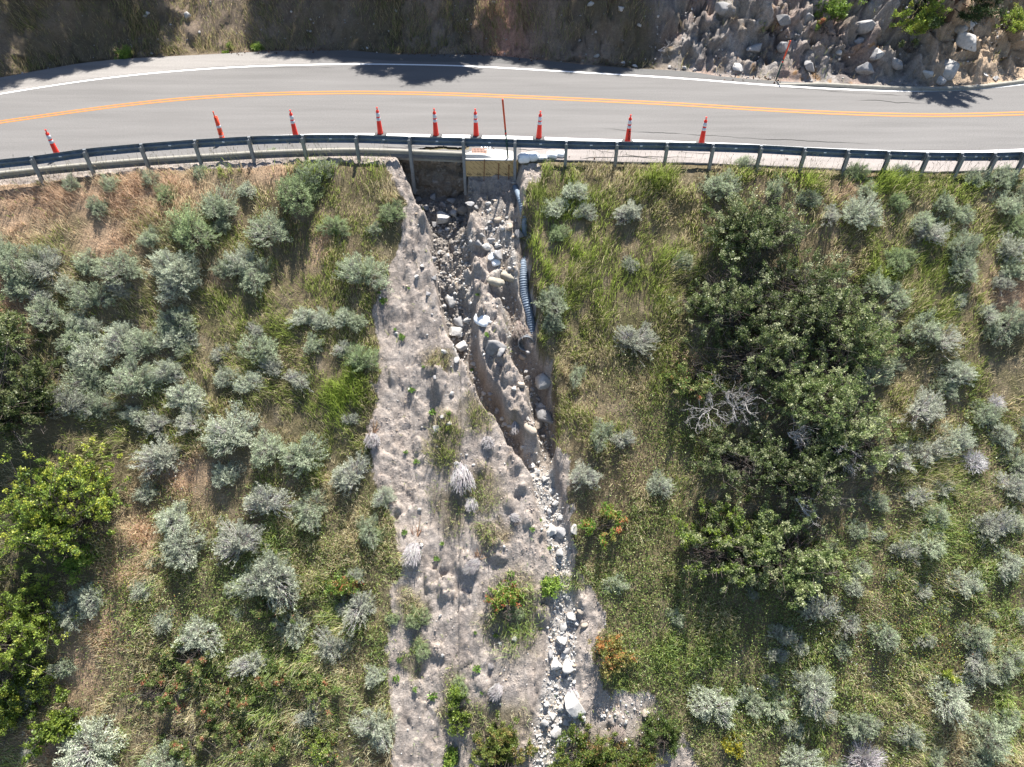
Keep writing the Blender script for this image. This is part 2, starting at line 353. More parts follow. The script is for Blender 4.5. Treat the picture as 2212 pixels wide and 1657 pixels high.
class MB:
    """gathers boxes, tubes and strips into one mesh"""
    def __init__(s): s.v = []; s.f = []
    def add(s, V, Fc):
        o = len(s.v); s.v.extend([tuple(p) for p in V]); s.f.extend([tuple(i + o for i in f) for f in Fc]); return s
    def box(s, c, half, ax=None, taper=1.0):
        ax = np.eye(3) if ax is None else np.asarray(ax); c = np.asarray(c, float)
        V = [c + ax[0] * a * half[0] * (taper if z > 0 else 1) + ax[1] * b * half[1] * (taper if z > 0 else 1) + ax[2] * z * half[2] for z in (-1, 1) for b in (-1, 1) for a in (-1, 1)]
        return s.add(V, [(0,2,3,1),(4,5,7,6),(0,1,5,4),(2,6,7,3),(0,4,6,2),(1,3,7,5)])
    def tube(s, pts, rads, n=8, cap=True):
        P = np.asarray(pts, float); rads = np.broadcast_to(rads, len(P)); V = []; Fc = []
        for i in range(len(P)):
            t = P[min(i + 1, len(P) - 1)] - P[max(i - 1, 0)]; t = t / (np.linalg.norm(t) + 1e-9)
            a = np.cross(t, (0, 0, 1) if abs(t[2]) < .9 else (1, 0, 0)); a /= np.linalg.norm(a); b = np.cross(t, a)
            for k in range(n):
                w = 2 * math.pi * k / n; V.append(P[i] + rads[i] * (math.cos(w) * a + math.sin(w) * b))
        for i in range(len(P) - 1):
            for k in range(n):
                k2 = (k + 1) % n; Fc.append((i*n + k, i*n + k2, (i+1)*n + k2, (i+1)*n + k))
        if cap: Fc.append(tuple(range(n))[::-1]); Fc.append(tuple((len(P)-1)*n + k for k in range(n)))
        return s.add(V, Fc)
    def lathe(s, c, prof, n=16):
        c = np.asarray(c, float); return s.tube([c + (0, 0, z) for r, z in prof], [max(r, 1e-4) for r, z in prof], n)
    def me(s, name, mat, smooth=False): return raw(name, np.array(s.v), s.f, mat, None, smooth)
def link(name, me, parent=None):
    o = bpy.data.objects.new(name, me); COL.objects.link(o)
    if parent is not None: o.parent = parent
    return o
def part(name, mb, mat, parent, label=None, smooth=False):
    o = link(name, mb.me(name, mat, smooth) if isinstance(mb, MB) else mb, parent)
    if label: o['label'] = label
    return o
def thing(name, label, cat, loc=(0, 0, 0), rz=0, group=None, me=None, sc=1.0):
    o = bpy.data.objects.new(name, me); COL.objects.link(o); o.location = [float(a) for a in loc]; o.rotation_euler = (0, 0, rz)
    if sc != 1.0: o.scale = (sc, sc, sc) if np.isscalar(sc) else sc
    o['label'] = label; o['category'] = cat
    if group: o['group'] = group
    return o
def structure(name, me, parent=None):
    o = link(name, me, parent)
    if parent is None: o['kind'] = 'structure'
    return o
def stuff(name, me, label=None, cat=None):
    o = link(name, me); o['kind'] = 'stuff'
    if label: o['label'] = label
    if cat: o['category'] = cat
    return o
def ribbon(name, x, ya, yb, za, zb, mat, n=1):
    x = np.asarray(x); T = np.linspace(0, 1, n + 1)
    V = np.stack([np.stack([x, ya + (yb - ya) * t, za + (zb - za) * t + 0 * x], -1) for t in T], 1).reshape(-1, 3)
    i = np.arange(len(x) - 1)[:, None] * (n + 1) + np.arange(n)[None]; i = i.ravel()
    return raw(name, V, np.stack([i, i + n + 1, i + n + 2, i + 1], -1), mat)

# ------------------------------------------------------------------ terrain sheet
def mixc(a, b, t): return a + (np.asarray(b, float) - a) * t[..., None]
big = fbm(MX * .5, MY * .5, 101, 4); med = fbm(MX * 2.2, MY * 2.2, 103, 4)
C = mixc(np.broadcast_to(np.array((.15, .115, .07)), MX.shape + (3,)), (.10, .09, .045), np.clip(.5 + big, 0, 1))
C = mixc(C, (.22, .175, .12), np.clip(med * 1.2, 0, 1))
C = mixc(C, (.36, .25, .165), M_Y * .9)
dirt = mixc(np.broadcast_to(np.array((.36, .31, .27)), MX.shape + (3,)), (.26, .22, .19), np.clip(.35 + med * 1.1, 0, 1))
C = C * (1 - M_D[..., None]) + dirt * M_D[..., None]
C = mixc(C, (.27, .22, .185), M_D * .5 * ss(.1, .5, fbm(MX * 1.2, MY * .4, 151, 4)))
C = mixc(C, (.41, .385, .35), np.clip(M_G, 0, 1) * .6)
C = mixc(C, (.20, .165, .135), ss(.55, 1.0, base_h(MX, MY) - HZ) * (below > 0) * .75)  # shade of the deep gully floors put into the soil colour
hole_tone = ss(.45, .9, base_h(MX, MY) - HZ) * (1 - .75 * M_G) * (below < 5) * (MX < -1.2)  # darker soil tone, set by depth in and below the hole
C = mixc(C, (.22, .195, .17), np.clip(hole_tone, 0, 1) * (below > -.8))
cut = mixc(np.broadcast_to(np.array((.23, .175, .13)), MX.shape + (3,)), (.12, .095, .06), np.clip(.5 + big * 1.3, 0, 1))
cut = mixc(cut, (.11, .085, .065), np.clip(med * 1.6, 0, 1) * .7)
cut = mixc(cut, (.36, .20, .14), np.exp(-((MX + .3) / 1.2) ** 2))
cut = mixc(cut, (.29, .262, .24), M_R * np.clip(.75 + .8 * med, 0, 1))
cut = mixc(cut, (.27, .20, .165), M_R * np.clip(fbm(MX * .9, MY * .9, 107, 4) * 2.2, 0, 1))
cut = mixc(cut, (.26, .14, .05), .7 * M_R * ss(.5, .65, fbm(MX * 2.4, MY * 2.4, 109, 3)))
cut = mixc(cut, (.15, .13, .12), M_R * ss(.1, .45, fbm(MX * 1.9, MY * 1.4, 111, 4)))
cut = mixc(cut, (.40, .30, .21), ss(17.5, 19.5, MX))
C = np.where((up > 0)[..., None], cut, C)
nx, ny = len(GX), len(GY)
ii = (np.arange(ny - 1)[:, None] * nx + np.arange(nx - 1)[None]).ravel()
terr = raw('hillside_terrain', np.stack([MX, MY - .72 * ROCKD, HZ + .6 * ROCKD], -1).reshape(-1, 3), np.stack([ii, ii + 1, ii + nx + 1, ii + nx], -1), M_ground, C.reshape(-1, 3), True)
structure('hillside_terrain', terr)
# broken face under the pavement at the back of the hole
fx, fz = np.meshgrid(np.arange(-4.7, -1.55, .035), np.arange(-2.3, -.125, .035))
fy = edge_lo(fx) + .40 + .20 * fbm(fx * 1.3, fz * 1.6, 131, 4) + .10 * fbm(fx * 4.5, fz * 5, 133, 4, .65) - .25 * ss(-1.0, -2.2, fz) + .10 * ss(-.5, -.14, fz) + .06 * np.round(fbm(fx * 2, fz * 2.6, 135, 3) * 3)
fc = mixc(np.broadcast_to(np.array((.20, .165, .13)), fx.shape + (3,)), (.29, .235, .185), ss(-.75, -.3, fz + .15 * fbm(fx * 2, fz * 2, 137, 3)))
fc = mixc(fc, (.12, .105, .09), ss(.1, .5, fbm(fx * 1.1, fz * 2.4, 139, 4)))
fc = mixc(fc, (.33, .30, .27), ss(.25, .5, fbm(fx * 5, fz * 5, 141, 3)))
k_ = fx.shape[1]; ii = (np.arange(fx.shape[0] - 1)[:, None] * k_ + np.arange(k_ - 1)[None]).ravel()
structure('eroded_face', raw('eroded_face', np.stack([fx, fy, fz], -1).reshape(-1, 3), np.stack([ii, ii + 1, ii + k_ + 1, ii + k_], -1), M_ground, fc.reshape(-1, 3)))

# ------------------------------------------------------------------ road, kerbs, markings
def grid_sheet(name, x, ya, yb, z, mat, n, drop=None, skirt=0):
    T = np.linspace(0, 1, n + 1); X = np.repeat(x[:, None], n + 1, 1); Y = ya[:, None] + (yb - ya)[:, None] * T[None]
    V = np.stack([X, Y, np.full_like(X, z)], -1).reshape(-1, 3)
    i = (np.arange(len(x) - 1)[:, None] * (n + 1) + np.arange(n)[None]).ravel()
    Fq = np.stack([i, i + n + 1, i + n + 2, i + 1], -1)
    if drop is not None:
        c = V[Fq].mean(1); u, v = proj(c[:, 0], c[:, 1], c[:, 2]); Fq = Fq[~drop(u, v)]
    if skirt:
        o = len(V); e = np.arange(len(x)) * (n + 1)
        W = V[e].copy(); W[:, 2] -= skirt; W[:, 1] += .05 * fbm(W[:, 0] * 3, W[:, 0] * 0, 5, 3)
        V = np.concatenate([V, W]); j = np.arange(len(x) - 1)
        Fq = np.concatenate([Fq, np.stack([e[j], o + j, o + j + 1, e[j + 1]], -1)])
    return raw(name, V, Fq, mat)
xs = axis((-70, -24, 1.0), (-24, -5, .2), (-5, -1.6, .035), (-1.6, 24, .2), (24, 70.1, 1.0))
VOID = [(898,321.5),(915,318.5),(940,316.5),(958,315.5),(970,317.5),(985,318.5),(1001,319),(1012,314),(1022,313),(1020,317),(1008,323.5),(1003,326),(985,325),(960,322.5),(935,323.5),(915,323)]
rag = lambda x: .035 * fbm(x * 2.2, x * 0, 121, 4)
# verge side sheet: raised 4 mm slab of lane, drawn in two so that the gap by the drain is finely cut
mid = line_lo(xs) - .12
road = structure('road', ribbon('road', xs, edge_up(xs) + rag(xs), mid + .002, 0, 0, M_road, 8))
part('carriageway_edge', grid_sheet('carriageway_edge', xs, edge_lo(xs) + np.where(xs > X_IN1, rag(xs) * 1.6, 0), mid, .0, M_road, 34, lambda u, v: inpoly(u, v + 2.2 * fbm(u * .09, v * .2, 7, 3), VOID), .13), None, road)
xf = np.arange(-60, 60.01, .2)
part('edge_line', ribbon('edge_line', xf, line_up(xf) - .075, line_up(xf) + .075, .005, .005, M_white), None, road)
part('edge_line', ribbon('edge_line', xf, line_lo(xf) - .14, line_lo(xf) + .14, .005, .005, M_white), None, road)
for s in (-.125, .125):
    part('centre_line', ribbon('centre_line', xf, line_mid(xf) + s - .06, line_mid(xf) + s + .06, .005, .005, M_yellow), None, road)
# dusty verge strips
xl_ = np.arange(-60, -9.4, .12); w = np.clip((-9.4 - xl_) / 3, 0, 1)
part('dusty_verge', ribbon('dusty_verge', xl_, line_up(xl_) + .16 + .05 * fbm(xl_, xl_ * 0, 3, 3), line_up(xl_) + .16 + (edge_up(xl_) - line_up(xl_) - .16 - .02) * (.25 + .75 * w) , .004, .004, M_dust), None, road)
xm_ = np.arange(-10.5, 12, .1)
part('old_shoulder', ribbon('old_shoulder', xm_, np.maximum(line_up(xm_) + .22, edge_up(xm_) - .95) + .1 * fbm(xm_ * .8, xm_ * 0, 4, 4), edge_up(xm_) + rag(xm_) - .01, .004, .004, M_oldroad), None, road)
xr_ = np.arange(X_IN1 + .1, 60, .1)
part('washed_shoulder', ribbon('washed_shoulder', xr_, edge_lo(xr_) + rag(xr_) * 1.6 + .02, line_lo(xr_) - .30 - .25 * np.clip(fbm(xr_ * .5, xr_ * 0, 8, 4), -.2, 1), .004, .004, M_pale), None, road)
def crack(pts, w, seed, z=.009):
    P = on_z([p[0] for p in pts], [p[1] for p in pts], z); s = np.arange(0, len(P) - 1 + 1e-6, .04); r = R(seed)
    X = np.interp(s, range(len(P)), P[:, 0]); Y = np.interp(s, range(len(P)), P[:, 1]) + .07 * fbm(X * 2.3, X * 0 + seed, seed, 4, .6)
    ww = w * np.clip(.25 + 1.1 * vn(X * 2.1, X * 0, seed), .1, 1.3) * np.clip(np.minimum(s, s[-1] - s) * 2, .12, 1)
    V = np.concatenate([np.stack([X, Y - ww, 0 * X + z], -1), np.stack([X, Y + ww, 0 * X + z], -1)]); n = len(X); j = np.arange(n - 1)
    part('crack', raw('crack', V, np.stack([j, j + 1, n + j + 1, n + j], -1), M_crack), None, road)
crack([(1116,321),(1140,324),(1165,322),(1200,320),(1240,323),(1262,323)], .028, 1)
crack([(1250,323),(1280,321),(1300,327),(1330,331)], .018, 2)
crack([(1252,343),(1290,340),(1320,341),(1345,338),(1385,340),(1420,342)], .03, 3)
crack([(1345,333),(1380,338),(1440,339),(1500,341)], .02, 4)
crack([(1300,277),(1345,281),(1375,285),(1440,288),(1520,292),(1640,300),(1760,305),(1900,312)], .012, 5)
crack([(1690,188),(1760,194),(1830,200),(1900,205),(1960,206)], .014, 6)
crack([(1460,328),(1500,331),(1540,333)], .016, 7)
crack([(820,318),(860,319),(905,320)], .02, 8)
crack([(865,314),(900,316),(935,317)], .013, 9)
crack([(560,148),(610,145),(660,147),(760,145)], .012, 10)
crack([(1840,218),(1890,216),(1940,222),(2010,224)], .016, 11)

def kerb(name, yf, x0, x1, half, h, label, back=0):
    root = thing(name, label, 'kerb', ((x0 + x1) / 2, float(yf((x0 + x1) / 2)), 0))
    ox, oy = root.location[0], root.location[1]
    cuts = np.arange(x0, x1 + .01, 1.85 if back == 0 else 3.0)
    for a, b in zip(cuts[:-1], cuts[1:]):
        X = np.linspace(a + .006, b - .006, 9); Y = yf(X)
        hh = h * np.clip((X - x0) / 1.8, .12, 1) if back else h + 0 * X
        prof = [(-half, -.22), (-half, 'h-'), (-half + .025, 'h'), (half - .035, 'h'), (half, 'h-'), (half + .02, -.05)]
        V = []
        for q, (o_, z_) in enumerate(prof):
            zz = np.where(True, hh if z_ == 'h' else (hh - .03 if z_ == 'h-' else z_), 0)
            V.append(np.stack([X - ox, Y - oy + o_, zz + 0 * X], -1))
        V = np.stack(V, 1); n = len(prof); V = V.reshape(-1, 3); Fc = []
        for i in range(len(X) - 1):
            for k in range(n - 1): Fc.append((i*n + k, i*n + k + 1, (i+1)*n + k + 1, (i+1)*n + k))
        Fc += [tuple(range(n))[::-1], tuple((len(X)-1)*n + k for k in range(n))]
        part('kerb_segment', raw('kerb_segment', V, Fc, M_conc), None, root)
    return root
kerb('concrete_kerb', kerb_lo, X_IN0 - 1.85 * 14, X_IN0 + .02, .085, .14, 'cream concrete kerb bridging the washed out hole and running along the rail posts')
kerb('concrete_kerb', kerb_up, float(on_z(1672, 173, 0)[0]), 48, .09, .14, 'grey concrete kerb at the foot of the rocky cut, starting at a snow pole', 1)

# ------------------------------------------------------------------ guardrail
rail = thing('guardrail', 'long weathered steel guardrail on steel posts along the lower road edge', 'guardrail', (0, 23.5, 0))
RX, RY = 0.0, 23.5
def swept(x, yf, prof):
    Y = yf(x); t = np.gradient(Y, x); L = np.hypot(1, t); nx_, ny_ = -t / L, 1 / L; n = len(prof)
    V = np.stack([np.stack([x + nx_ * a - RX, Y + ny_ * a - RY, 0 * x + z], -1) for a, z in prof], 1).reshape(-1, 3)
    Fc = [(i*n + k, i*n + (k+1) % n, (i+1)*n + (k+1) % n, (i+1)*n + k) for i in range(len(x) - 1) for k in range(n)]
    return V, Fc
half = [(.0, .75), (.022, .737), (.083, .695), (.083, .655), (.012, .612), (.012, .578), (.083, .535), (.083, .495), (.022, .453), (.0, .44)]
prof = half + [(a - .005, z) for a, z in half[::-1]]
px_ = [p[0] for p in RAILP]
extra_l = [px_[0] - 1.9 * k for k in (2, 1)]; extra_r = [px_[-1] + 1.3 * k for k in (1, 2)]
allx = np.array(extra_l + px_ + extra_r)
V, Fc = swept(np.arange(allx[0] - .6, allx[-1] + .6, .15), rail_y, prof)
part('rail', raw('rail', V, Fc, M_rail, None), None, rail)
for k, x in enumerate(allx):
    y = float(rail_y(x)); t = (float(rail_y(x + .3)) - float(rail_y(x - .3))) / .6
    T = np.array((1, t, 0)) / math.hypot(1, t); Nn = np.array((-T[1], T[0], 0)); ax = [T, Nn, np.array((0, 0, 1.))]
    r = R(900 + k); o = np.array((x - RX, y - RY, 0))
    lean = .06 * r.randn() * 0 + (-.035 if 8 <= k <= 11 else 0)
    b = MB(); c = o - Nn * .105
    b.box(c + (0, 0, .595), (.05, .006, .165), ax); b.box(c + Nn * .095 + (0, 0, .595), (.05, .006, .165), ax); b.box(c + Nn * .047 + (0, 0, .595), (.005, .042, .16), ax)
    b.box(c + Nn * .047 + (0, 0, .757), (.05, .055, .003), ax)
    part('spacer_block', b, M_galv, rail)
    p = MB(); c = o - Nn * .19
    for s in (-.072, .072): p.box(c + Nn * s + (0, 0, -.32), (.052, .006, 1.045), ax)
    p.box(c + (0, 0, -.32), (.0045, .066, 1.04), ax)
    part('post', p, M_galv, rail)
for a, c in zip(px_[:-1], px_[1:]):
    x = (a + c) / 2; y = float(rail_y(x)); b = MB(); b.box((x - RX, y - RY - .012, .60), (.045, .012, .016)); part('reflector', b, M_tab, rail)

# ------------------------------------------------------------------ traffic cones
def solid(t):
    me = bpy.data.meshes.new_from_object(t.evaluated_get(bpy.context.evaluated_depsgraph_get())); o = bpy.data.objects.new('lettering', me); COL.objects.link(o)
    o.location = t.location; o.rotation_euler = t.rotation_euler; o.parent = t.parent; bpy.data.objects.remove(t); return o
def cone_parts(root, tube=False, lettered=False):
    b = MB()
    a8 = [(.26 if k % 2 else .26) for k in range(8)]
    b.lathe((0, 0, 0), [(.245, .0), (.245, .035), (.22, .05), (.125, .055)], 8); part('base', b, M_rubber, root)
    if not tube:
        b = MB(); b.lathe((0, 0, 0), [(.115, .05), (.105, .09), (.058, .93), (.05, .945), (.03, .955), (.022, .97), (.02, .985), (.026, 1.0)], 20)
        part('body', b, M_orange, root, None, True)
        b = MB()
        W = [2 * math.pi * k / 14 for k in range(15)]
        b.tube([(.022 * math.cos(w), 0, 1.012 + .022 * math.sin(w)) for w in W], .009, 6, False)
        b.lathe((0, 0, 0), [(.014, 1.03), (.032, 1.04), (.036, 1.052), (.03, 1.064), (.012, 1.07)], 12)
        part('handle', b, M_orange, root, None, True)
        for z0, z1 in ((.725, .865), (.57, .675)):
            f = lambda z: .105 + (.058 - .105) * (z - .09) / .84 + .003
            b = MB(); b.lathe((0, 0, 0), [(f(z0) - .004, z0 - .001), (f(z0), z0), (f(z1), z1), (f(z1) - .004, z1 + .001)], 20); part('reflective_band', b, M_band, root, None, True)
    else:
        b = MB(); prof = [(.10, .05)]
        for z0, r0 in ((.06, .095), (.33, .088), (.66, .074)):
            prof += [(r0, z0), (r0 * .93, z0 + .31), (r0 * .93 - .006, z0 + .318)]
        prof[-1] = (.06, .955); b.lathe((0, 0, 0), prof, 20); part('body', b, M_tube, root, None, True)
        b = MB(); b.tube([(-.03, 0, .94), (-.035, 0, 1.08), (-.035, 0, 1.17)], [.022, .02, .022], 10); b.lathe((.022, 0, 0), [(.026, .95), (.022, .985), (.008, .99)], 10)
        part('handle', b, M_tube, root, None, True)
        for z0, z1, r in ((.245, .335, .0915), (.56, .65, .0845)):
            b = MB(); b.lathe((0, 0, 0), [(r - .005, z0 - .001), (r, z0), (r - .003, z1), (r - .007, z1 + .001)], 20); part('reflective_band', b, M_band, root, None, True)
    return root
CONES = [((97.7, 280), 0, 'tall orange cone whose dark base sticks out under the rail near the far-bent road end'),
 ((462, 241), 1, 'orange tube channelizer with stepped body and straight stick handle behind the rail'),
 ((626, 238), 0, 'orange cone between the stepped tube channelizer and the washed out kerb'),
 ((813.6, 232), 0, 'orange cone on the white line, uphill of the hole, first before the broken pavement'),
 ((937, 235), 0, 'orange cone on the white line just above the black gap in the pavement'),
 ((1026, 235.6), 0, 'orange cone on the white line straight above the storm drain grate'),
 ((1165, 240), 0, 'scuffed orange cone leaning slightly, above the white sandbags, past the snow pole'),
 ((1362, 248), 2, 'orange cone with black letters running down its side'),
 ((1525.5, 253), 0, 'last orange cone of the row, standing alone beyond the lettered one')]
proto = None
for k, ((u, v), kind, lab) in enumerate(CONES):
    h = 1.17 if kind == 1 else 1.07
    P = on_z(u, v, h); P[2] = .006
    root = thing('traffic_cone', lab, 'traffic cone', P, R(k + 5).uniform(-.5, .5) if kind != 2 else 0, 'orange cones along the closed road edge')
    if kind == 0 and proto is not None:
        for ch in proto.children:
            c = ch.copy(); COL.objects.link(c); c.parent = root
    else: cone_parts(root, kind == 1)
    if kind == 0 and proto is None: proto = root
    if k == 6: root.rotation_euler[1] = rad(2)
    if kind == 2:
        for q, chx in enumerate('ACHD'):
            cu = bpy.data.curves.new('letter', 'FONT'); cu.body = chx; cu.size = .115; cu.align_x = 'CENTER'; cu.align_y = 'CENTER'; cu.extrude = .002
            t = bpy.data.objects.new('lettering', cu); COL.objects.link(t)
            z = .46 - .095 * q; rr = .105 - .056 * (z - .09) + .004
            t.location = (.018, -rr + .001, z); t.rotation_euler = (rad(87), rad(90), 0); t.parent = root; cu.materials.append(M_ink)
            cu.offset = .003; solid(t)

# ------------------------------------------------------------------ snow poles
def pole(ub, vb, ut, vt, lab, split):
    B = on_z(ub, vb, .0); T = on_y(ut, vt, B[1]); B[2] = float(Hq(B[0], B[1])) if ub > 1500 else 0
    root = thing('snow_pole', lab, 'marker pole', B); d = T - B
    b = MB(); b.tube([d * -.02, d * .05, d * split], [.026, .03, .03], 10); part('lower_tube', b, M_poleg, root, None, True)
    b = MB(); b.tube([d * split, d * (split + .02), d * .985, d], [.03, .034, .034, .03], 10); part('orange_sleeve', b, M_poleo, root, None, True)
    b = MB(); b.tube([d * (split - .075), d * (split - .045)], .034, 10); part('red_band', b, M_orange, root)
pole(1097, 343, 1085, 214, 'tall orange and green snow pole standing on the concrete of the storm drain', .50)
pole(1675, 173.5, 1707, 88, 'orange topped snow pole leaning at the start of the uphill kerb', .55)

# ------------------------------------------------------------------ storm drain, its board and stakes
A0, A1 = on_z(1003, 343.5, 0)[0], on_z(1108, 345.5, 0)[0]
ye = float(edge_r(-.8))
drain = thing('storm_drain', 'whitish concrete drain apron with rusty grate and sprayed white marks', 'storm drain', (A0, ye, 0))
rg = R(77)
out = [(A0 + .0, ye + .005), (A0 + .8, ye - .01), (A1, ye - .03), (A1 + .05, ye + .35), (A1 - .02, ye + .66), (A1 - .5, ye + .80), (A1 - .9, ye + .82), (A0 + .55, ye + .82), (A0 + .25, ye + .70), (A0 + .02, ye + .45)]
n = len(out); V = [(x - A0, y - ye, z) for z in (-.16, .02) for x, y in out]
g0, g1 = on_z(1019, 331.5, .02), on_z(1051, 321.5, .02)      # grate opening
b = MB(); b.add(V, [tuple(range(n, 2 * n))] + [(i, (i+1) % n, n + (i+1) % n, n + i) for i in range(n)]); part('apron', b, M_apron, drain)
gx0, gx1, gy0, gy1 = g0[0] - A0, g1[0] - A0, g0[1] - ye, g1[1] - ye
b = MB(); b.box(((gx0 + gx1) / 2, (gy0 + gy1) / 2, .0235), ((gx1 - gx0) / 2 - .01, (gy1 - gy0) / 2 - .01, .002)); part('pit_shade', b, M_dark, drain)  # thin black plate stands in for the shade below the bars
b = MB(); gm = gy0 + (gy1 - gy0) * .55
for yy in (gy0, gm, gy1): b.box(((gx0 + gx1) / 2, yy, .034), ((gx1 - gx0) / 2 + .02, .017, .008))
for q in range(11): b.box((gx0 + (gx1 - gx0) * q / 10, (gy0 + gy1) / 2, .0335), (.0135, (gy1 - gy0) / 2 + .012, .007))
part('grate', b, M_grate, drain)
# raised back lip in front of the grate (continues the kerb and dies away)
X = np.linspace(-.06, 1.25, 16); hh = .13 * (1 - ss(.55, 1.25, X)); V = []; Fc = []
for x, h in zip(X, hh):
    for o_, z_ in ((.12, .018), (.13, .012 + h * .8), (.17, .02 + h), (.24, .02 + h * .97), (.30, .012 + h * .5), (.36, .018)): V.append((x, o_, z_))
for i in range(15):
    for k in range(5): Fc.append((i*6+k, (i+1)*6+k, (i+1)*6+k+1, i*6+k+1))
part('lip', MB().add(V, Fc), M_apron, drain, None, True)
def stroke(pts, w=.022):
    P = on_z([p[0] for p in pts], [p[1] for p in pts], .026); P = P - (A0, ye, 0); b = MB()
    for i in range(len(P) - 1):
        d = P[i+1] - P[i]; L = np.linalg.norm(d); a = d / L; b.box((P[i] + P[i+1]) / 2 + (0, 0, .0003 * i), (L / 2 + w * .4, w, .0012), [a, np.cross((0, 0, 1), a), (0, 0, 1)])
    return b
q = lambda x, y: (998.6 + x / 14.75 * .54, 302.3 + y / 14.75 * .54)
for pts in ([q(1100,375), q(1190,385), q(1300,400)], [q(1130,390), q(1130,470), q(1200,500), q(1300,500)], [q(1350,400), q(1330,470), q(1370,510), q(1460,510), q(1470,400), q(1350,400)], [q(1640,420), q(1620,560), q(1590,700)], [q(1310,590), q(1600,580), q(1980,565)]):
    part('sprayed_mark', stroke(pts), M_apronpaint, drain)
# cavity edge board
bp = thing('form_board', 'tan printed board with diagonal lettering closing the face under the drain', 'board', (A0 + .02, ye - .05, 0))
BL = float(on_z(1119, 346.5, 0)[0]) - A0 - .02; BH = .60
b = MB(); b.box((BL / 2, 0, -.012 - BH / 2), (BL / 2, .012, BH / 2)); part('panel', b, M_board, bp)
b = MB(); b.box((BL / 2 - .1, .001, .001), (BL / 2 - .1, .018, .012)); part('top_edge', b, M_galv, bp)
def text(s, x, z, size, ang, mat, parent, y=-.0145):
    cu = bpy.data.curves.new('print', 'FONT'); cu.body = s; cu.size = size; cu.align_y = 'CENTER'; cu.offset = size * .02; cu.materials.append(mat)
    t = bpy.data.objects.new('lettering', cu); COL.objects.link(t); t.location = (x, y, z); t.rotation_euler = (rad(90), rad(ang), 0); t.parent = parent; solid(t)
rt = R(5)
for k in range(13):
    x0 = -.52 + k * .178
    for j in range(3):
        x, z = x0 + j * .30, -.035 - j * .20
        if .02 < x < BL - .17: text(('Premium Grade', 'Form Panel', 'Premium Form')[(k + j) % 3][:9 + (k % 2) * 3], x, z, .042, 38, M_print, bp)
for k in range(6): text('evD', .06 + k * .34 + (.02 if k else 0), -.505, .10, 20, M_ink, bp, -.0155) if .06 + k * .34 < BL - .2 else None
for k, (u, v0, v1) in enumerate([(1046, 345, 385), (1077, 354, 392), (1099, 358, 398)]):
    P0 = on_y(u, v0, ye - .10); P1 = on_y(u - 1, v1, ye - .12)
    st = thing('rebar_stake', ['rusty stake in front of the board, reaching its top edge', 'rusty stake before the middle of the printed board', 'shortest rusty stake, by the post at the end of the board'][k], 'stake', P0, 0, 'rusty stakes before the board')
    b = MB(); b.tube([(0, 0, 0), P1 - P0, (P1 - P0) * 1.5], .014, 6); st.data = None
    part('bar', b, M_rust, st); b = MB(); b.tube([(0, 0, -.002), (0, 0, .01)], .022, 6); part('bar_head', b, M_rust, st)

# ------------------------------------------------------------------ sandbags, mortar bags
def sack(name, seed, L, W, H, mat, neck=True):
    r = R(seed); nu, nvv = 28, 20; V = []
    for i in range(nvv + 1):
        ph = math.pi * i / nvv
        for j in range(nu):
            th = 2 * math.pi * j / nu; cx, cy, cz = math.sin(ph) * math.cos(th), math.sin(ph) * math.sin(th), math.cos(ph)
            sx = np.sign(cx) * abs(cx) ** .6; sy = np.sign(cy) * abs(cy) ** .7; sz = np.sign(cz) * abs(cz) ** .9
            V.append((sx * L / 2, sy * W / 2, sz * H / 2))
    V = np.array(V); a = seed * 7.3
    V *= 1 + .10 * fbm(V[:, 0] * 6 + a, V[:, 1] * 6 + V[:, 2] * 5, seed, 3)[:, None]
    V[:, 2] += .02 * fbm(V[:, 0] * 18 + a, V[:, 1] * 5, seed + 1, 2); V[:, 1] += .25 * H * fbm(V[:, 0] * 2 + a, V[:, 0] * 0, seed + 2, 1)
    Fc = [(i*nu + j, i*nu + (j+1) % nu, (i+1)*nu + (j+1) % nu, (i+1)*nu + j) for i in range(nvv) for j in range(nu)]
    return raw(name, V, Fc, mat, None, True)
def bag(u, v, L, W, H, rz, lab, seed, mat=M_bag, z=None, name='sandbag', tilt=0, grp='white sandbags along the pavement edge', neck=True):
    P = on_z(u, v, z)[None] if z is not None else ground(u, v); P = P[0].copy(); P[2] += H * .33
    o = thing(name, lab, 'sandbag', P, rad(rz), grp, sack('bag_body', seed, L, W, H, mat)); o.rotation_euler[0] = rad(tilt)
    if neck:
        b = MB(); b.tube([(L * .46, 0, 0), (L * .53, .01, .02), (L * .60, .02, .05)], [.05, .025, .05], 10); part('tied_neck', b, mat, o, None, True)
    return o
bag(1131, 349, .46, .36, .34, 8, 'white sandbag at the end of the printed board, lowest of the bag row', 1, z=-.03)
bag(1149, 345, .46, .34, .30, 12, 'second white sandbag from the printed board', 2, z=0)
bag(1170, 343, .42, .28, .14, 4, 'flattest white sandbag of the row, with grass growing over it', 3, z=0)
bag(1191, 339.5, .40, .34, .22, 0, 'plump white sandbag, its tied neck touching the last bag of the row', 4, z=0)
bag(1209, 338, .38, .34, .22, 172, 'last white sandbag of the row, against the rail post', 5, z=0)
bag(1041, 693, .62, .46, .17, -32, 'lone white sandbag lying on the dirt ridge between the two gullies', 6, grp='stray white sandbags in the gully', tilt=38)
bag(1063, 556, .52, .20, .14, 62, 'crumpled white bag, a narrow strip among pale rubble above the ridge', 7, grp='stray white sandbags in the gully', tilt=30)
bag(1071, 571, .34, .26, .16, 20, 'small white bag half buried below the crumpled narrow one', 8, grp='stray white sandbags in the gully', tilt=30, neck=False)
bag(1092, 601, .95, .34, .30, -30, 'long rounded mortar roll lying across the gully beside the corrugated pipe', 9, M_burlap, name='mortar_roll', grp='hardened mortar rolls', neck=False)
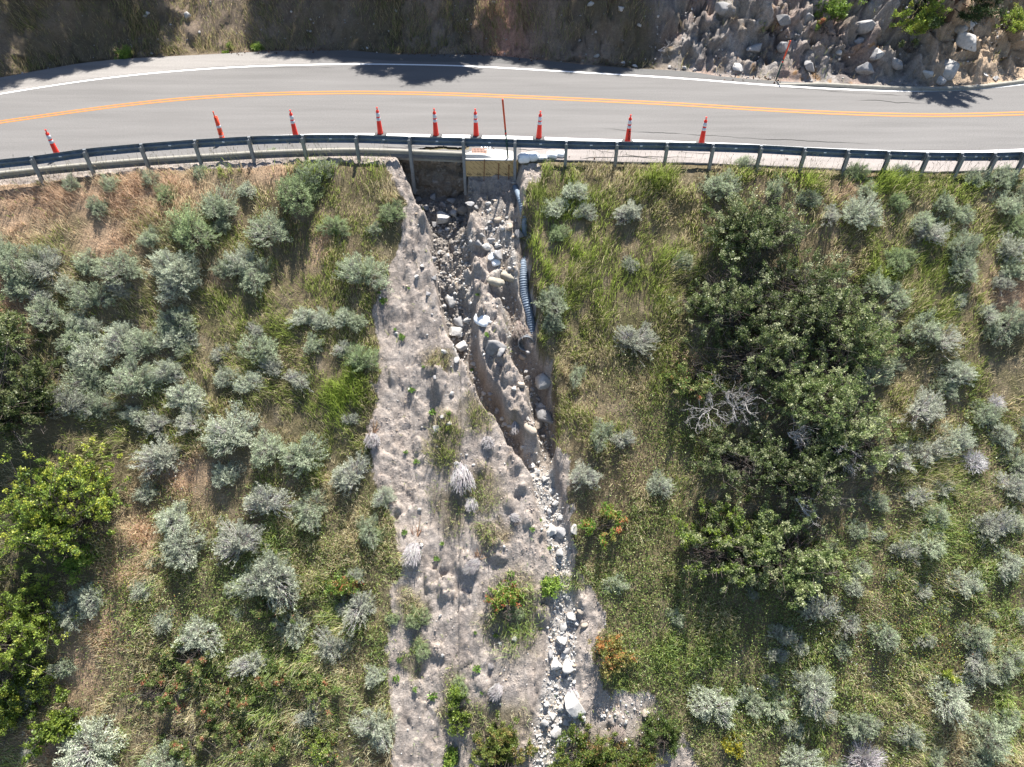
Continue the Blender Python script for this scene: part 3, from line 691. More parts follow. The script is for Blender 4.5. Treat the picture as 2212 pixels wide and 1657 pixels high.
bag(1070, 612, .70, .30, .28, -22, 'shorter mortar roll, half buried in the dirt ridge', 10, M_burlap, name='mortar_roll', grp='hardened mortar rolls', neck=False)

# ------------------------------------------------------------------ corrugated drain pipe
PT = ground([1112, 1122, 1131, 1133, 1131, 1129, 1130, 1132, 1137, 1144, 1150, 1147], [398, 425, 450, 490, 530, 570, 610, 640, 665, 690, 715, 735])
lift = np.array([-.10, -.05, -.35, -.65, -.45, -.02, .12, .15, .14, .05, -.12, -.35]); PT[:, 2] += lift
kk = np.linspace(0, len(PT) - 1, 330); Pp = np.stack([np.interp(kk, range(len(PT)), PT[:, c]) for c in range(3)], -1)
for _ in range(40): Pp[1:-1] = (Pp[:-2] + Pp[2:] + 2 * Pp[1:-1]) / 4
pr = thing('drain_pipe', 'blue grey corrugated steel drain pipe running down the gully edge', 'pipe', Pp[0])
s = np.concatenate([[0], np.cumsum(np.linalg.norm(np.diff(Pp, axis=0), axis=1))])
b = MB(); b.tube(Pp - Pp[0], (.10 + .065 * ss(1.0, 3.2, s)) + .012 * np.sin(s * 2 * math.pi / .085), 18); part('corrugated_body', b, M_pipe, pr, None, True)
mo = ground(1136, 752)[0]
cv = thing('culvert_outlet', 'dark round culvert mouth in the gully below the mat of dead roots', 'culvert', mo + (0, .05, .16))
b = MB(); dv = np.array((.03, -.95, .22)); dv /= np.linalg.norm(dv); N_ = 24
for s_, r_ in ((-.9, .30), (.02, .30), (.02, .265), (-.9, .265)):
    a_ = np.cross(dv, (0, 0, 1)); a_ /= np.linalg.norm(a_); b_ = np.cross(a_, dv)
    b.v.extend([tuple(dv * s_ + r_ * (math.cos(2*math.pi*k/N_) * a_ + math.sin(2*math.pi*k/N_) * b_)) for k in range(N_)])
for q_ in range(3):
    for k in range(N_): b.f.append((q_*N_ + k, q_*N_ + (k+1) % N_, (q_+1)*N_ + (k+1) % N_, (q_+1)*N_ + k))
part('pipe_ring', b, M_galv, cv, None, True)
b = MB(); b.v.extend([tuple(dv * -.6 + .264 * (math.cos(2*math.pi*k/N_) * a_ + math.sin(2*math.pi*k/N_) * b_)) for k in range(N_)]); b.f.append(tuple(range(N_))); part('dark_end_disc', b, M_dark, cv)  # black disc paints the darkness inside the pipe

# ------------------------------------------------------------------ wording: where a thing stands
LM = [('the reddish dry grass', 150, 445), ('the stepped tube channelizer', 470, 310), ('the dark leafy shrub', 60, 800), ('the lime topped green shrub', 150, 1050), ('the yellow green shrub', 35, 1290),
 ('the storm drain', 1040, 345), ('the culvert mouth', 1135, 740), ('the big white boulder', 1172, 825), ('the uprooted sagebrush', 805, 935), ('the bare silver branches', 1570, 860),
 ('the orange leaved bush', 1310, 1395), ('the red and green bush', 1300, 1130), ('the rounded green bush', 1085, 1610), ('the white gully sandbag', 1042, 692), ('the mortar rolls', 1090, 603),
 ('the bleached leafless bush', 2096, 992), ('the fallen grey limb', 1735, 1110), ('the white flower patch', 1918, 1422), ('the tan bare strip', 200, 1400), ('the bare grey twig dome', 1863, 1627),
 ('the grey spill of twigs', 990, 1025), ('the lone tall grass clump', 1115, 1400), ('the widest outer sagebrush', 2000, 715), ('the last orange cone', 1516, 300), ('the pale flowered patch', 1290, 850),
 ('the ragged rust patch', 420, 1420), ('the hanging rail post', 890, 380), ('the rocky outcrop', 1800, 60), ('the lower sandbag boulder', 1225, 1525), ('the kinked rail post', 2066, 360)]
RANK = 'first second third fourth fifth sixth seventh eighth ninth tenth eleventh twelfth thirteenth fourteenth fifteenth sixteenth seventeenth eighteenth nineteenth twentieth'.split()
def place_labels(items, noun):
    """items: [(u, v, look)] -> a wording for each, ranked outward from the landmark it stands by"""
    keys = {}
    for i, (u, v, look) in enumerate(items):
        n, lu, lv = min(LM, key=lambda m: (m[1] - u) ** 2 + (m[2] - v) ** 2)
        du, dv = u - lu, v - lv; dist = math.hypot(du, dv)
        if abs(dv) > abs(du): w = 'downhill of' if dv > 0 else 'uphill of'
        else: w = ('on the washout side of' if (du > 0) == (lu < 1050) else 'on the far side of')
        keys.setdefault((n, w), []).append((dist, i))
    out = [None] * len(items)
    for (n, w), l in keys.items():
        for r, (dist, i) in enumerate(sorted(l)):
            only = '' if len(l) == 1 else ' ' + RANK[min(r, 19)]
            out[i] = f'{items[i][2]} {noun},{only} {w} {n}'
    return out

# ------------------------------------------------------------------ leaves, twigs
def leaves(P, D, L, W, rs, bend=.3):
    """rhombic leaves: root P, direction D (unit), lengths, widths -> V, F"""
    n = len(P); s = rs.randn(n, 3); s -= (s * D).sum(1, keepdims=True) * D; s /= np.linalg.norm(s, axis=1, keepdims=True) + 1e-9
    L = np.broadcast_to(L, n)[:, None]; W = np.broadcast_to(W, n)[:, None]
    nn = np.cross(D, s); m = P + D * L * .5 + nn * L * .08
    V = np.stack([P, m + s * W / 2, P + D * L, m - s * W / 2], 1).reshape(-1, 3)
    return V, np.arange(4 * n).reshape(n, 4)
def twigs(P, Q, r0, r1, sag=None):
    """thin three sided twigs from P to Q"""
    n = len(P); D = Q - P; D = D / (np.linalg.norm(D, axis=1, keepdims=True) + 1e-9)
    a = np.cross(D, np.array((.3, .2, 1.))); a /= np.linalg.norm(a, axis=1, keepdims=True) + 1e-9; b = np.cross(D, a); V = []
    mids = [P, (P + Q) / 2 + (0 if sag is None else sag), Q]; rr = [r0, (r0 + r1) / 2, r1]
    for c, r in zip(mids, rr):
        r = np.broadcast_to(r, n)[:, None]
        for k in range(3):
            w = 2 * math.pi * k / 3; V.append(c + r * (math.cos(w) * a + math.sin(w) * b))
    V = np.stack(V, 1).reshape(-1, 3); base = np.arange(n)[:, None] * 9; Fc = []
    for i in range(2):
        for k in range(3):
            k2 = (k + 1) % 3; Fc.append(np.concatenate([base + 3*i + k, base + 3*i + k2, base + 3*i + 3 + k2, base + 3*i + 3 + k], 1))
    return V, np.concatenate(Fc)
def unit(v): return v / (np.linalg.norm(v, axis=-1, keepdims=True) + 1e-9)
def jit(c, n, rs, v=.18, h=.06):
    c = np.asarray(c, float); k = 1 + v * rs.randn(n, 1)
    return np.clip(c * k + h * rs.randn(n, 3) * c, .004, .95)

SAGE_TONES = {'silvery': ((.52, .56, .42), (.42, .395, .375)), 'grey green': ((.42, .475, .32), (.35, .33, .295)), 'stemmy grey': ((.47, .485, .385), (.50, .47, .45)), 'fresh green': ((.36, .44, .23), (.30, .285, .23))}
def make_sage(tone, seed):
    """radiating shoots clothed in small narrow leaves, bare grey stems below"""
    rs = R(seed); lc, tc = SAGE_TONES[tone]; sparse = tone == 'stemmy grey'
    n = 620 if not sparse else 430
    lob = rs.uniform(0, 6.28, 3); th = rs.uniform(0, 2 * math.pi, n); cz = rs.uniform(-.12, 1, n) ** 1.0; cz = np.where(sparse & (cz < .35) & (rs.uniform(size=n) < .7), rs.uniform(.4, 1, n), cz)
    sz = np.sqrt(np.clip(1 - cz * cz, 0, 1))
    lump = .97 + .17 * np.sin(2 * th + lob[2]) + .15 * np.sin(3 * th + lob[0]) + .12 * np.sin(5 * th + lob[1] + 3 * cz) + .42 * fbm(np.cos(th) * sz * 2.0 + seed, np.sin(th) * sz * 2.0 + cz * 2, seed, 3)
    d = np.stack([np.cos(th) * sz, np.sin(th) * sz, cz], -1); tip = d * lump[:, None] * np.array((.98, .98, .98)) * rs.uniform(.72, 1.04, (n, 1)) + np.array((0, 0, .10))
    up = unit(d + np.array((0, 0, .35)) + .22 * rs.randn(n, 3)); L = rs.uniform(.22, .42, n); root = tip - up * L[:, None]
    m = 15; i = np.repeat(np.arange(n), m); t = rs.uniform(.12 if not sparse else .45, 1.05, n * m)[:, None]
    P = root[i] + up[i] * L[i][:, None] * t + .022 * rs.randn(n * m, 3); D = unit(up[i] * .9 + .62 * rs.randn(n * m, 3))
    v, f = leaves(P, D, rs.uniform(.06, .115, n * m), rs.uniform(.014, .025, n * m), rs)
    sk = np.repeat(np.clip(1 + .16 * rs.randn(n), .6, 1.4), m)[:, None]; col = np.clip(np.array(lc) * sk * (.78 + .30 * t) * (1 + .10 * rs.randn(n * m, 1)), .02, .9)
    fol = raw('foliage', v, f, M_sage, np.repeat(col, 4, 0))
    v, f = twigs(root - d * .12, tip - up * L[:, None] * .3, .010, .004, .02 * rs.randn(n, 3))
    ns = 160 if not sparse else 360; k = rs.randint(0, n, ns); low = np.abs(rs.randn(ns, 1)) * .25
    Q2 = tip[k] * np.concatenate([np.full((ns, 2), .98), 1 - low.clip(0, .7)], 1); v2, f2 = twigs(.06 * rs.randn(ns, 3) * np.array((1, 1, .3)), Q2 * rs.uniform(.75, .98, (ns, 1)), .017, .006, .06 * rs.randn(ns, 3) + np.array((0, 0, .05)))
    br = raw('branches', np.concatenate([v, v2]), np.concatenate([f, f2 + len(v)]), M_twig, np.concatenate([np.repeat(jit(tc, n, rs, .16, .03), 9, 0), np.repeat(jit(np.array(tc) * .9, ns, rs, .2), 9, 0)]))
    return fol, br
PROTO = {}
for k, t in enumerate(SAGE_TONES):
    PROTO[t] = [make_sage(t, 200 + 10 * k + s) for s in range(4)]

# bushes as seen, per crop of the picture: (x, y, width)
def crop(ox, oy, L): return [((ox + x / 1.578) * .53979, (oy + y / 1.578) * .53979, w / 2.923, *r) for x, y, w, *r in L]
S = []
S += crop(0, 0, [(625,1290,130),(1060,1210,140),(1390,1280,240),(1890,1200,320),(2030,1060,170),(1220,1430,300),(1720,1430,290),(960,1480,150),(40,1560,140),(2120,1400,180),(1560,1180,130),(1730,945,75),(1260,1080,90),(950,1120,120),(700,1150,120),(1920,1070,140),(1400,1400,130),(460,1150,110)])
S += crop(0, 1000, [(90,70,190),(310,80,210),(565,60,170),(800,90,260),(140,200,170),(420,205,160),(600,270,230),(770,235,140),(280,290,150),(320,390,220),(470,410,130),(480,520,200),(570,460,130),(1130,90,290),(1140,190,240),(1430,90,170),(1620,120,240),(1540,50,200),(1130,410,220),(1110,520,220),(1150,400,120),(780,540,220),(930,570,220),(570,640,230),(570,790,210),(860,790,270),(1080,740,200),(1190,600,140),(1660,600,230),(1630,500,140),(1885,800,180,'stemmy grey'),(1440,780,190),(1570,820,200),(1190,880,230),(440,960,220,'stemmy grey'),(640,950,200),(860,1020,150),(1010,1060,210),(1230,1060,230),(1040,1260,280,'stemmy grey'),(1480,1090,340,'silvery'),(1400,1170,200),(1700,1220,240),(1920,1250,270),(1430,1390,190),(930,1500,140),(1690,1560,260,'stemmy grey'),(1970,1580,250),(1930,390,180),(2050,430,160),(1980,570,150),(2180,400,140),(2190,620,130),(2180,80,120),(2170,1400,150),(240,20,150),(1400,640,130,'stemmy grey'),(1720,720,150,'stemmy grey')])
S += crop(1350, 0, [(360,1320,170,'fresh green'),(240,1420,110),(1490,1190,200),(1370,1290,200),(1390,1450,150),(1830,1310,200,'stemmy grey'),(2190,1620,130),(1850,1650,110),(1560,1320,130)])
S += crop(2696, 0, [(290,1150,220),(450,1020,130),(1150,1330,230),(1140,1080,140),(1440,1080,140),(1210,1180,130),(1570,1380,170),(1690,1260,130),(1600,1450,200,'stemmy grey'),(1890,1120,130),(2060,1110,160),(2190,1180,120),(2080,1290,150),(1400,1260,130),(850,1230,140),(970,1340,150,'stemmy grey'),(1800,1540,180),(1430,1600,150),(2110,1560,180,'stemmy grey'),(60,1620,140),(1790,1340,140),(2150,1400,150),(630,1180,130),(760,1430,120)])
S += crop(1350, 1000, [(170,110,300),(50,400,140),(130,430,150),(40,600,120,'stemmy grey'),(150,660,240,'fresh green'),(100,1390,240),(300,1530,150),(1360,290,240),(1350,430,180),(1870,540,270,'stemmy grey'),(1510,760,150),(2170,60,140),(1660,1130,200),(1800,1170,160),(2020,1450,210),(1560,1400,200,'stemmy grey'),(1850,80,120,'stemmy grey'),(90,1050,120,'stemmy grey')])
S += crop(2696, 1000, [(50,60,150),(1270,190,190),(1380,270,180),(1080,290,120),(1820,110,170),(2130,90,190),(1790,300,110),(1960,370,150),(2100,430,230),(1980,490,120),(1560,470,240),(1660,530,220),(1230,740,240),(1370,700,130),(1760,740,180),(1550,960,260,'stemmy grey'),(1690,850,150),(1320,430,130),(1240,1080,160),(1940,1020,170),(2060,1150,150),(2180,1090,110),(1750,1170,200),(1590,1240,240),(1410,1290,220),(1220,1320,160,'stemmy grey'),(2140,1310,190),(1690,1480,130),(1500,1540,170,'stemmy grey'),(1280,1560,140),(1640,1640,140),(2120,1470,180),(1400,50,170),(2050,190,140),(1200,1190,120)])
S += crop(0, 2019, [(1110,60,250,'silvery'),(1170,220,280,'silvery'),(1530,180,290,'stemmy grey'),(1730,400,370,'silvery'),(970,340,95),(900,490,160,'silvery'),(1020,710,150,'silvery'),(580,550,180,'silvery'),(450,640,180),(1280,770,230,'silvery'),(1860,730,220,'silvery'),(1490,490,120),(2170,620,120),(2100,850,220,'stemmy grey'),(600,1460,350,'silvery'),(180,1170,170,'silvery'),(410,1000,120),(90,1330,140),(1070,1590,250),(1600,960,210,'stemmy grey'),(1950,1300,140,'stemmy grey'),(1500,660,90,'silvery'),(200,1520,110,'stemmy grey'),(1180,1120,90,'stemmy grey'),(1850,1450,100),(1620,1480,110,'stemmy grey')])
S += crop(1350, 2019, [(200,130,200),(120,420,120,'silvery'),(140,610,250,'stemmy grey'),(350,700,105,'fresh green'),(500,680,175,'fresh green'),(530,880,130,'fresh green'),(235,1050,140,'silvery'),(250,1340,250,'silvery'),(780,1120,120,'fresh green'),(1760,470,150),(2120,680,110),(40,870,120,'stemmy grey'),(1110,640,130,'fresh green'),(290,160,100,'fresh green')])
S += crop(2696, 2019, [(230,1200,260,'silvery'),(480,1190,180),(640,1220,190),(870,1100,260,'silvery'),(940,1280,140,'stemmy grey'),(750,1380,140),(780,1570,210),(890,630,220,'stemmy grey'),(1090,720,160,'stemmy grey'),(670,790,180,'stemmy grey'),(790,860,120),(640,930,140,'stemmy grey'),(1040,880,120),(870,400,140),(990,250,100),(1140,140,130),(1290,160,95,'silvery'),(1110,470,160,'silvery'),(1150,360,140),(1430,270,150,'stemmy grey'),(1600,220,200),(1640,60,140),(1990,120,220,'stemmy grey'),(2130,90,130),(1820,460,190),(2090,330,170),(1540,510,120,'stemmy grey'),(1310,770,190),(1900,800,170),(2080,930,190),(1930,1020,170),(1700,1150,270),(1960,1400,230),(1480,1420,150,'silvery'),(1150,1340,180),(590,1090,110,'stemmy grey'),(1900,1600,160),(2180,680,100),(1880,930,140),(1050,1640,140),(10,680,90),(1270,1350,90),(490,540,90),(1700,630,80),(2090,1330,130),(1990,660,80),(1580,830,110,'stemmy grey'),(1640,1560,120),(1380,420,80)])
rs = R(11); sage = []
for it in S:
    u, v, w = it[:3]
    tone = it[3] if len(it) > 3 else ['silvery', 'silvery', 'grey green', 'grey green', 'grey green', 'stemmy grey'][rs.randint(6)] if v > 560 else ['grey green', 'grey green', 'silvery', 'fresh green'][rs.randint(4)]
    sage.append((u, v, w, tone))
G = ground([s[0] for s in sage], [s[1] + .20 * s[2] for s in sage])
looks = []
for u, v, w, tone in sage: looks.append(('tiny ' if w < 37 else 'small ' if w < 52 else 'broad ' if w > 78 else '') + tone)
labs = place_labels([(s[0], s[1], l) for s, l in zip(sage, looks)], 'sagebrush')
SAGE_POS = []
for k, ((u, v, w, tone), P, lab) in enumerate(zip(sage, G, labs)):
    dist = np.linalg.norm(P - CAM); px_m = FPX / (dist * .93); r = w / 2 / px_m * 1.04
    root = thing('sagebrush', lab, 'sagebrush', P - (0, 0, .06), rs.uniform(0, 6.28), 'sagebrush on the hillside', None, (r * rs.uniform(.92, 1.1), r * rs.uniform(.92, 1.1), r * rs.uniform(.82, 1.08)))
    root.rotation_euler[0] = rad(rs.uniform(2, 16)); SAGE_POS.append((P[0], P[1], r))
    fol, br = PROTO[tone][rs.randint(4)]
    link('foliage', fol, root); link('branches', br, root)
SAGE_POS = np.array(SAGE_POS)

# ------------------------------------------------------------------ dead, uprooted and leafless bushes
def make_dead(seed, n=420, tc=(.46, .43, .425), tilt=None, fan=1.0):
    rs = R(seed); th = rs.uniform(0, 2 * math.pi, n); ph = np.arccos(rs.uniform(.0 if fan >= 1 else .3, 1, n)); q = rs.uniform(.5, 1.05, n)
    d = np.stack([np.sin(ph) * np.cos(th) * fan, np.sin(ph) * np.sin(th) * fan, np.cos(ph)], -1)
    if tilt is not None: d = .62 * d + .95 * np.array(tilt)
    Q = d * q[:, None]; P = Q * rs.uniform(0, .5, (n, 1)) + .04 * rs.randn(n, 3)
    v, f = twigs(P, Q, .013, .005, .07 * rs.randn(n, 3))
    return raw('dry_twigs', v, f, M_twig, np.repeat(jit(tc, n, rs, .2, .03), 9, 0))
def make_roots(seed, dirv):
    rs = R(seed); n = 16; Q = (np.array(dirv) + .35 * rs.randn(n, 3)) * rs.uniform(.4, .9, (n, 1))
    v, f = twigs(np.zeros((n, 3)), Q, .035, .008, .1 * rs.randn(n, 3)); return raw('root_stubs', v, f, M_twig, np.repeat(jit((.34, .22, .14), n, rs), 9, 0))
DEAD = [(crop(1350,1000,[(220,1200,190)])[0], 'uprooted dead sagebrush with reddish roots at the edge of the bare chute', (0,-.5,-.3), True),
 (crop(1350,1000,[(780,1390,280)])[0], 'wide grey spill of fallen twigs between the chute and the rocky gully', (.1,-.8,-.5), False),
 (crop(1350,1000,[(840,1590,170)])[0], 'small grey twig heap just below the wide twig spill', (.1,-.6,-.4), False),
 (crop(1350,1000,[(950,1210,170)])[0], 'grey dead twigs above the wide twig spill, under a rusty grass tuft', (.0,-.5,-.3), False),
 (crop(1350,1000,[(1125,1090,120)])[0], 'hanging dead root tuft on the narrow ridge between the gullies', (0,-.9,-.8), False),
 (crop(1350,1000,[(1150,480,210)])[0], 'brown mat of dead roots lying over the end of the corrugated pipe', (.1,-.7,-.5), False),
 (crop(1350,2019,[(490,270,220)])[0], 'uprooted grey sagebrush fanning downhill in the middle of the bare chute', (-.2,-.8,-.5), True),
 (crop(1350,2019,[(890,385,180)])[0], 'uprooted grey bush with pale stub, beside the twiggy gully bank', (-.5,-.5,-.3), True),
 (crop(1350,2019,[(1030,1170,150)])[0], 'grey brush of stiff dry stems near the lone tall grass clump', (-.4,-.6,-.2), False),
 (crop(1350,2019,[(1480,1180,170)])[0], 'pale dry stems draped over the lowest large boulder', (.1,-.8,-.5), False),
 (crop(1350,2019,[(1090,85,120)])[0], 'tiny fan of grey stems on the bank above the white gully stones', (.6,-.5,-.2), False),
 (crop(1350,2019,[(970,1020,80)])[0], 'little tuft of dry pinkish stems on the lower chute', (0,-.4,0), False),
 (crop(2696,1000,[(1870,1320,160)])[0], 'bleached white leafless bush among the outer sagebrush', None, False),
 (crop(2696,1000,[(2020,950,110)])[0], 'small bleached leafless bush uphill of the larger bleached one', None, False),
 (crop(2696,2019,[(1190,1570,230)])[0], 'bare grey twig dome at the bottom edge of the slope', None, False),
 (crop(0,2019,[(1150,1150,110)])[0], 'tiny grey dead bush inside the ragged rust coloured patch', None, False),
 (crop(1350,2019,[(1770,1420,150)])[0], 'low brown heap of dead stems beside the bottom gravel fan', (0,-.6,-.3), False)]
DG = ground([d[0][0] for d in DEAD], [d[0][1] - (0 if d[2] else -.2 * d[0][2]) * 1 for d in DEAD])
for k, ((c, lab, tilt, roots), P) in enumerate(zip(DEAD, DG)):
    pxm = FPX / (np.linalg.norm(P - CAM) * .93); r = c[2] / 2 / pxm * (1.35 if tilt else 1.1)
    tc = (.56, .54, .54) if 'bleach' in lab else (.33, .275, .24) if ('brown' in lab or 'root' in lab and 'mat' in lab) else (.46, .43, .425)
    root = thing('dead_bush', lab, 'dead bush', P + (0, .3 * r if tilt else 0, .03), 0, None, None, r)
    link('dry_twigs', make_dead(400 + k, 900 if c[2] > 50 else 420, tc, tilt, .8 if tilt else 1.0), root)
    if roots: link('root_stubs', make_roots(450 + k, (.1, .6, .5)), root)

# ------------------------------------------------------------------ broad leaved shrubs
def make_shrub(seed, rx, ry, h, nb, nl, ls, cols, woody=(.10, .085, .075), gap=.35):
    """own mesh: branches and leaf sprays with gaps; local units are metres"""
    rs = R(seed); th = rs.uniform(0, 2 * math.pi, nb); ph = np.arccos(rs.uniform(.0, 1, nb)); q = rs.uniform(.45, 1.0, nb) ** .6
    e = np.stack([np.sin(ph) * np.cos(th) * rx * q, np.sin(ph) * np.sin(th) * ry * q, .1 * h + np.cos(ph) * h * q], -1)
    e *= (1 + .35 * rs.randn(nb, 1) * .4)
    root = np.stack([.25 * rx * rs.randn(nb), .25 * ry * rs.randn(nb), np.zeros(nb)], -1)
    v, f = twigs(root, e, .010 + .008 * h / 2, .005, .12 * h * rs.randn(nb, 3) * np.array((1, 1, .5)))
    ns = nb * 4; b = rs.randint(0, nb, ns); t = rs.uniform(.35, 1, (ns, 1)); P = root[b] + (e[b] - root[b]) * t
    Q = P + unit(rs.randn(ns, 3) + np.array((0, 0, .5)) + .5 * unit(e[b])) * rs.uniform(.12, .4, (ns, 1)) * (.5 + .25 * h)
    v2, f2 = twigs(P, Q, .007, .003, .02 * rs.randn(ns, 3))
    br = raw('branches', np.concatenate([v, v2]), np.concatenate([f, f2 + len(v)]), M_twig, np.concatenate([np.repeat(jit(woody, nb, rs), 9, 0), np.repeat(jit(np.array(woody) * 1.2, ns, rs), 9, 0)]))
    keep = fbm(Q[:, 0] * 1.4 + seed, Q[:, 1] * 1.4 + Q[:, 2], seed, 3) > (gap - .5) * .6
    Qk, Pk = Q[keep], P[keep]; i = rs.randint(0, len(Qk), nl); tt = rs.uniform(.2, 1.05, (nl, 1))
    LP = Pk[i] + (Qk[i] - Pk[i]) * tt + .035 * rs.randn(nl, 3)
    D = unit(rs.randn(nl, 3) + np.array((0, 0, .55)))
    lv, lf = leaves(LP, D, rs.uniform(.7, 1.3, nl) * ls, rs.uniform(.7, 1.2, nl) * ls * .62, rs)
    cols = np.asarray(cols, float); wsum = cols[:, 3] / cols[:, 3].sum()
    spray = rs.choice(len(cols), len(Qk), p=wsum); mixk = rs.uniform(size=nl) < .72
    ci = np.where(mixk, spray[i], rs.choice(len(cols), nl, p=wsum))
    cc = np.clip(cols[ci, :3] * (1 + .16 * rs.randn(nl, 1)), .005, .9)
    fo = raw('foliage', lv, lf, M_leaf, np.repeat(cc, 4, 0))
    return fo, br
DG1 = [(.13, .175, .06, 5), (.24, .28, .12, 3), (.44, .46, .27, 2.8), (.07, .10, .035, 1.5)]       # dull dark thicket
DG2 = [(.17, .23, .075, 4), (.29, .34, .14, 3), (.46, .48, .27, 2.4)]
BG = [(.18, .26, .05, 4), (.29, .37, .06, 3), (.47, .50, .08, 2.4), (.10, .15, .035, 2)]
LG = [(.29, .37, .065, 4), (.21, .29, .055, 3), (.38, .41, .08, 2)]
OR = [(.48, .22, .08, 3), (.30, .28, .08, 3), (.42, .37, .13, 2), (.17, .21, .06, 2)]
RG = [(.14, .25, .04, 4), (.21, .30, .055, 3), (.48, .17, .08, 1.6), (.42, .38, .13, 1.5)]
ROSE = [(.15, .215, .055, 4), (.25, .29, .10, 3), (.44, .42, .21, 1.6), (.46, .19, .11, .8)]
CUTG = [(.18, .29, .05, 3), (.27, .38, .07, 3), (.37, .44, .10, 1)]
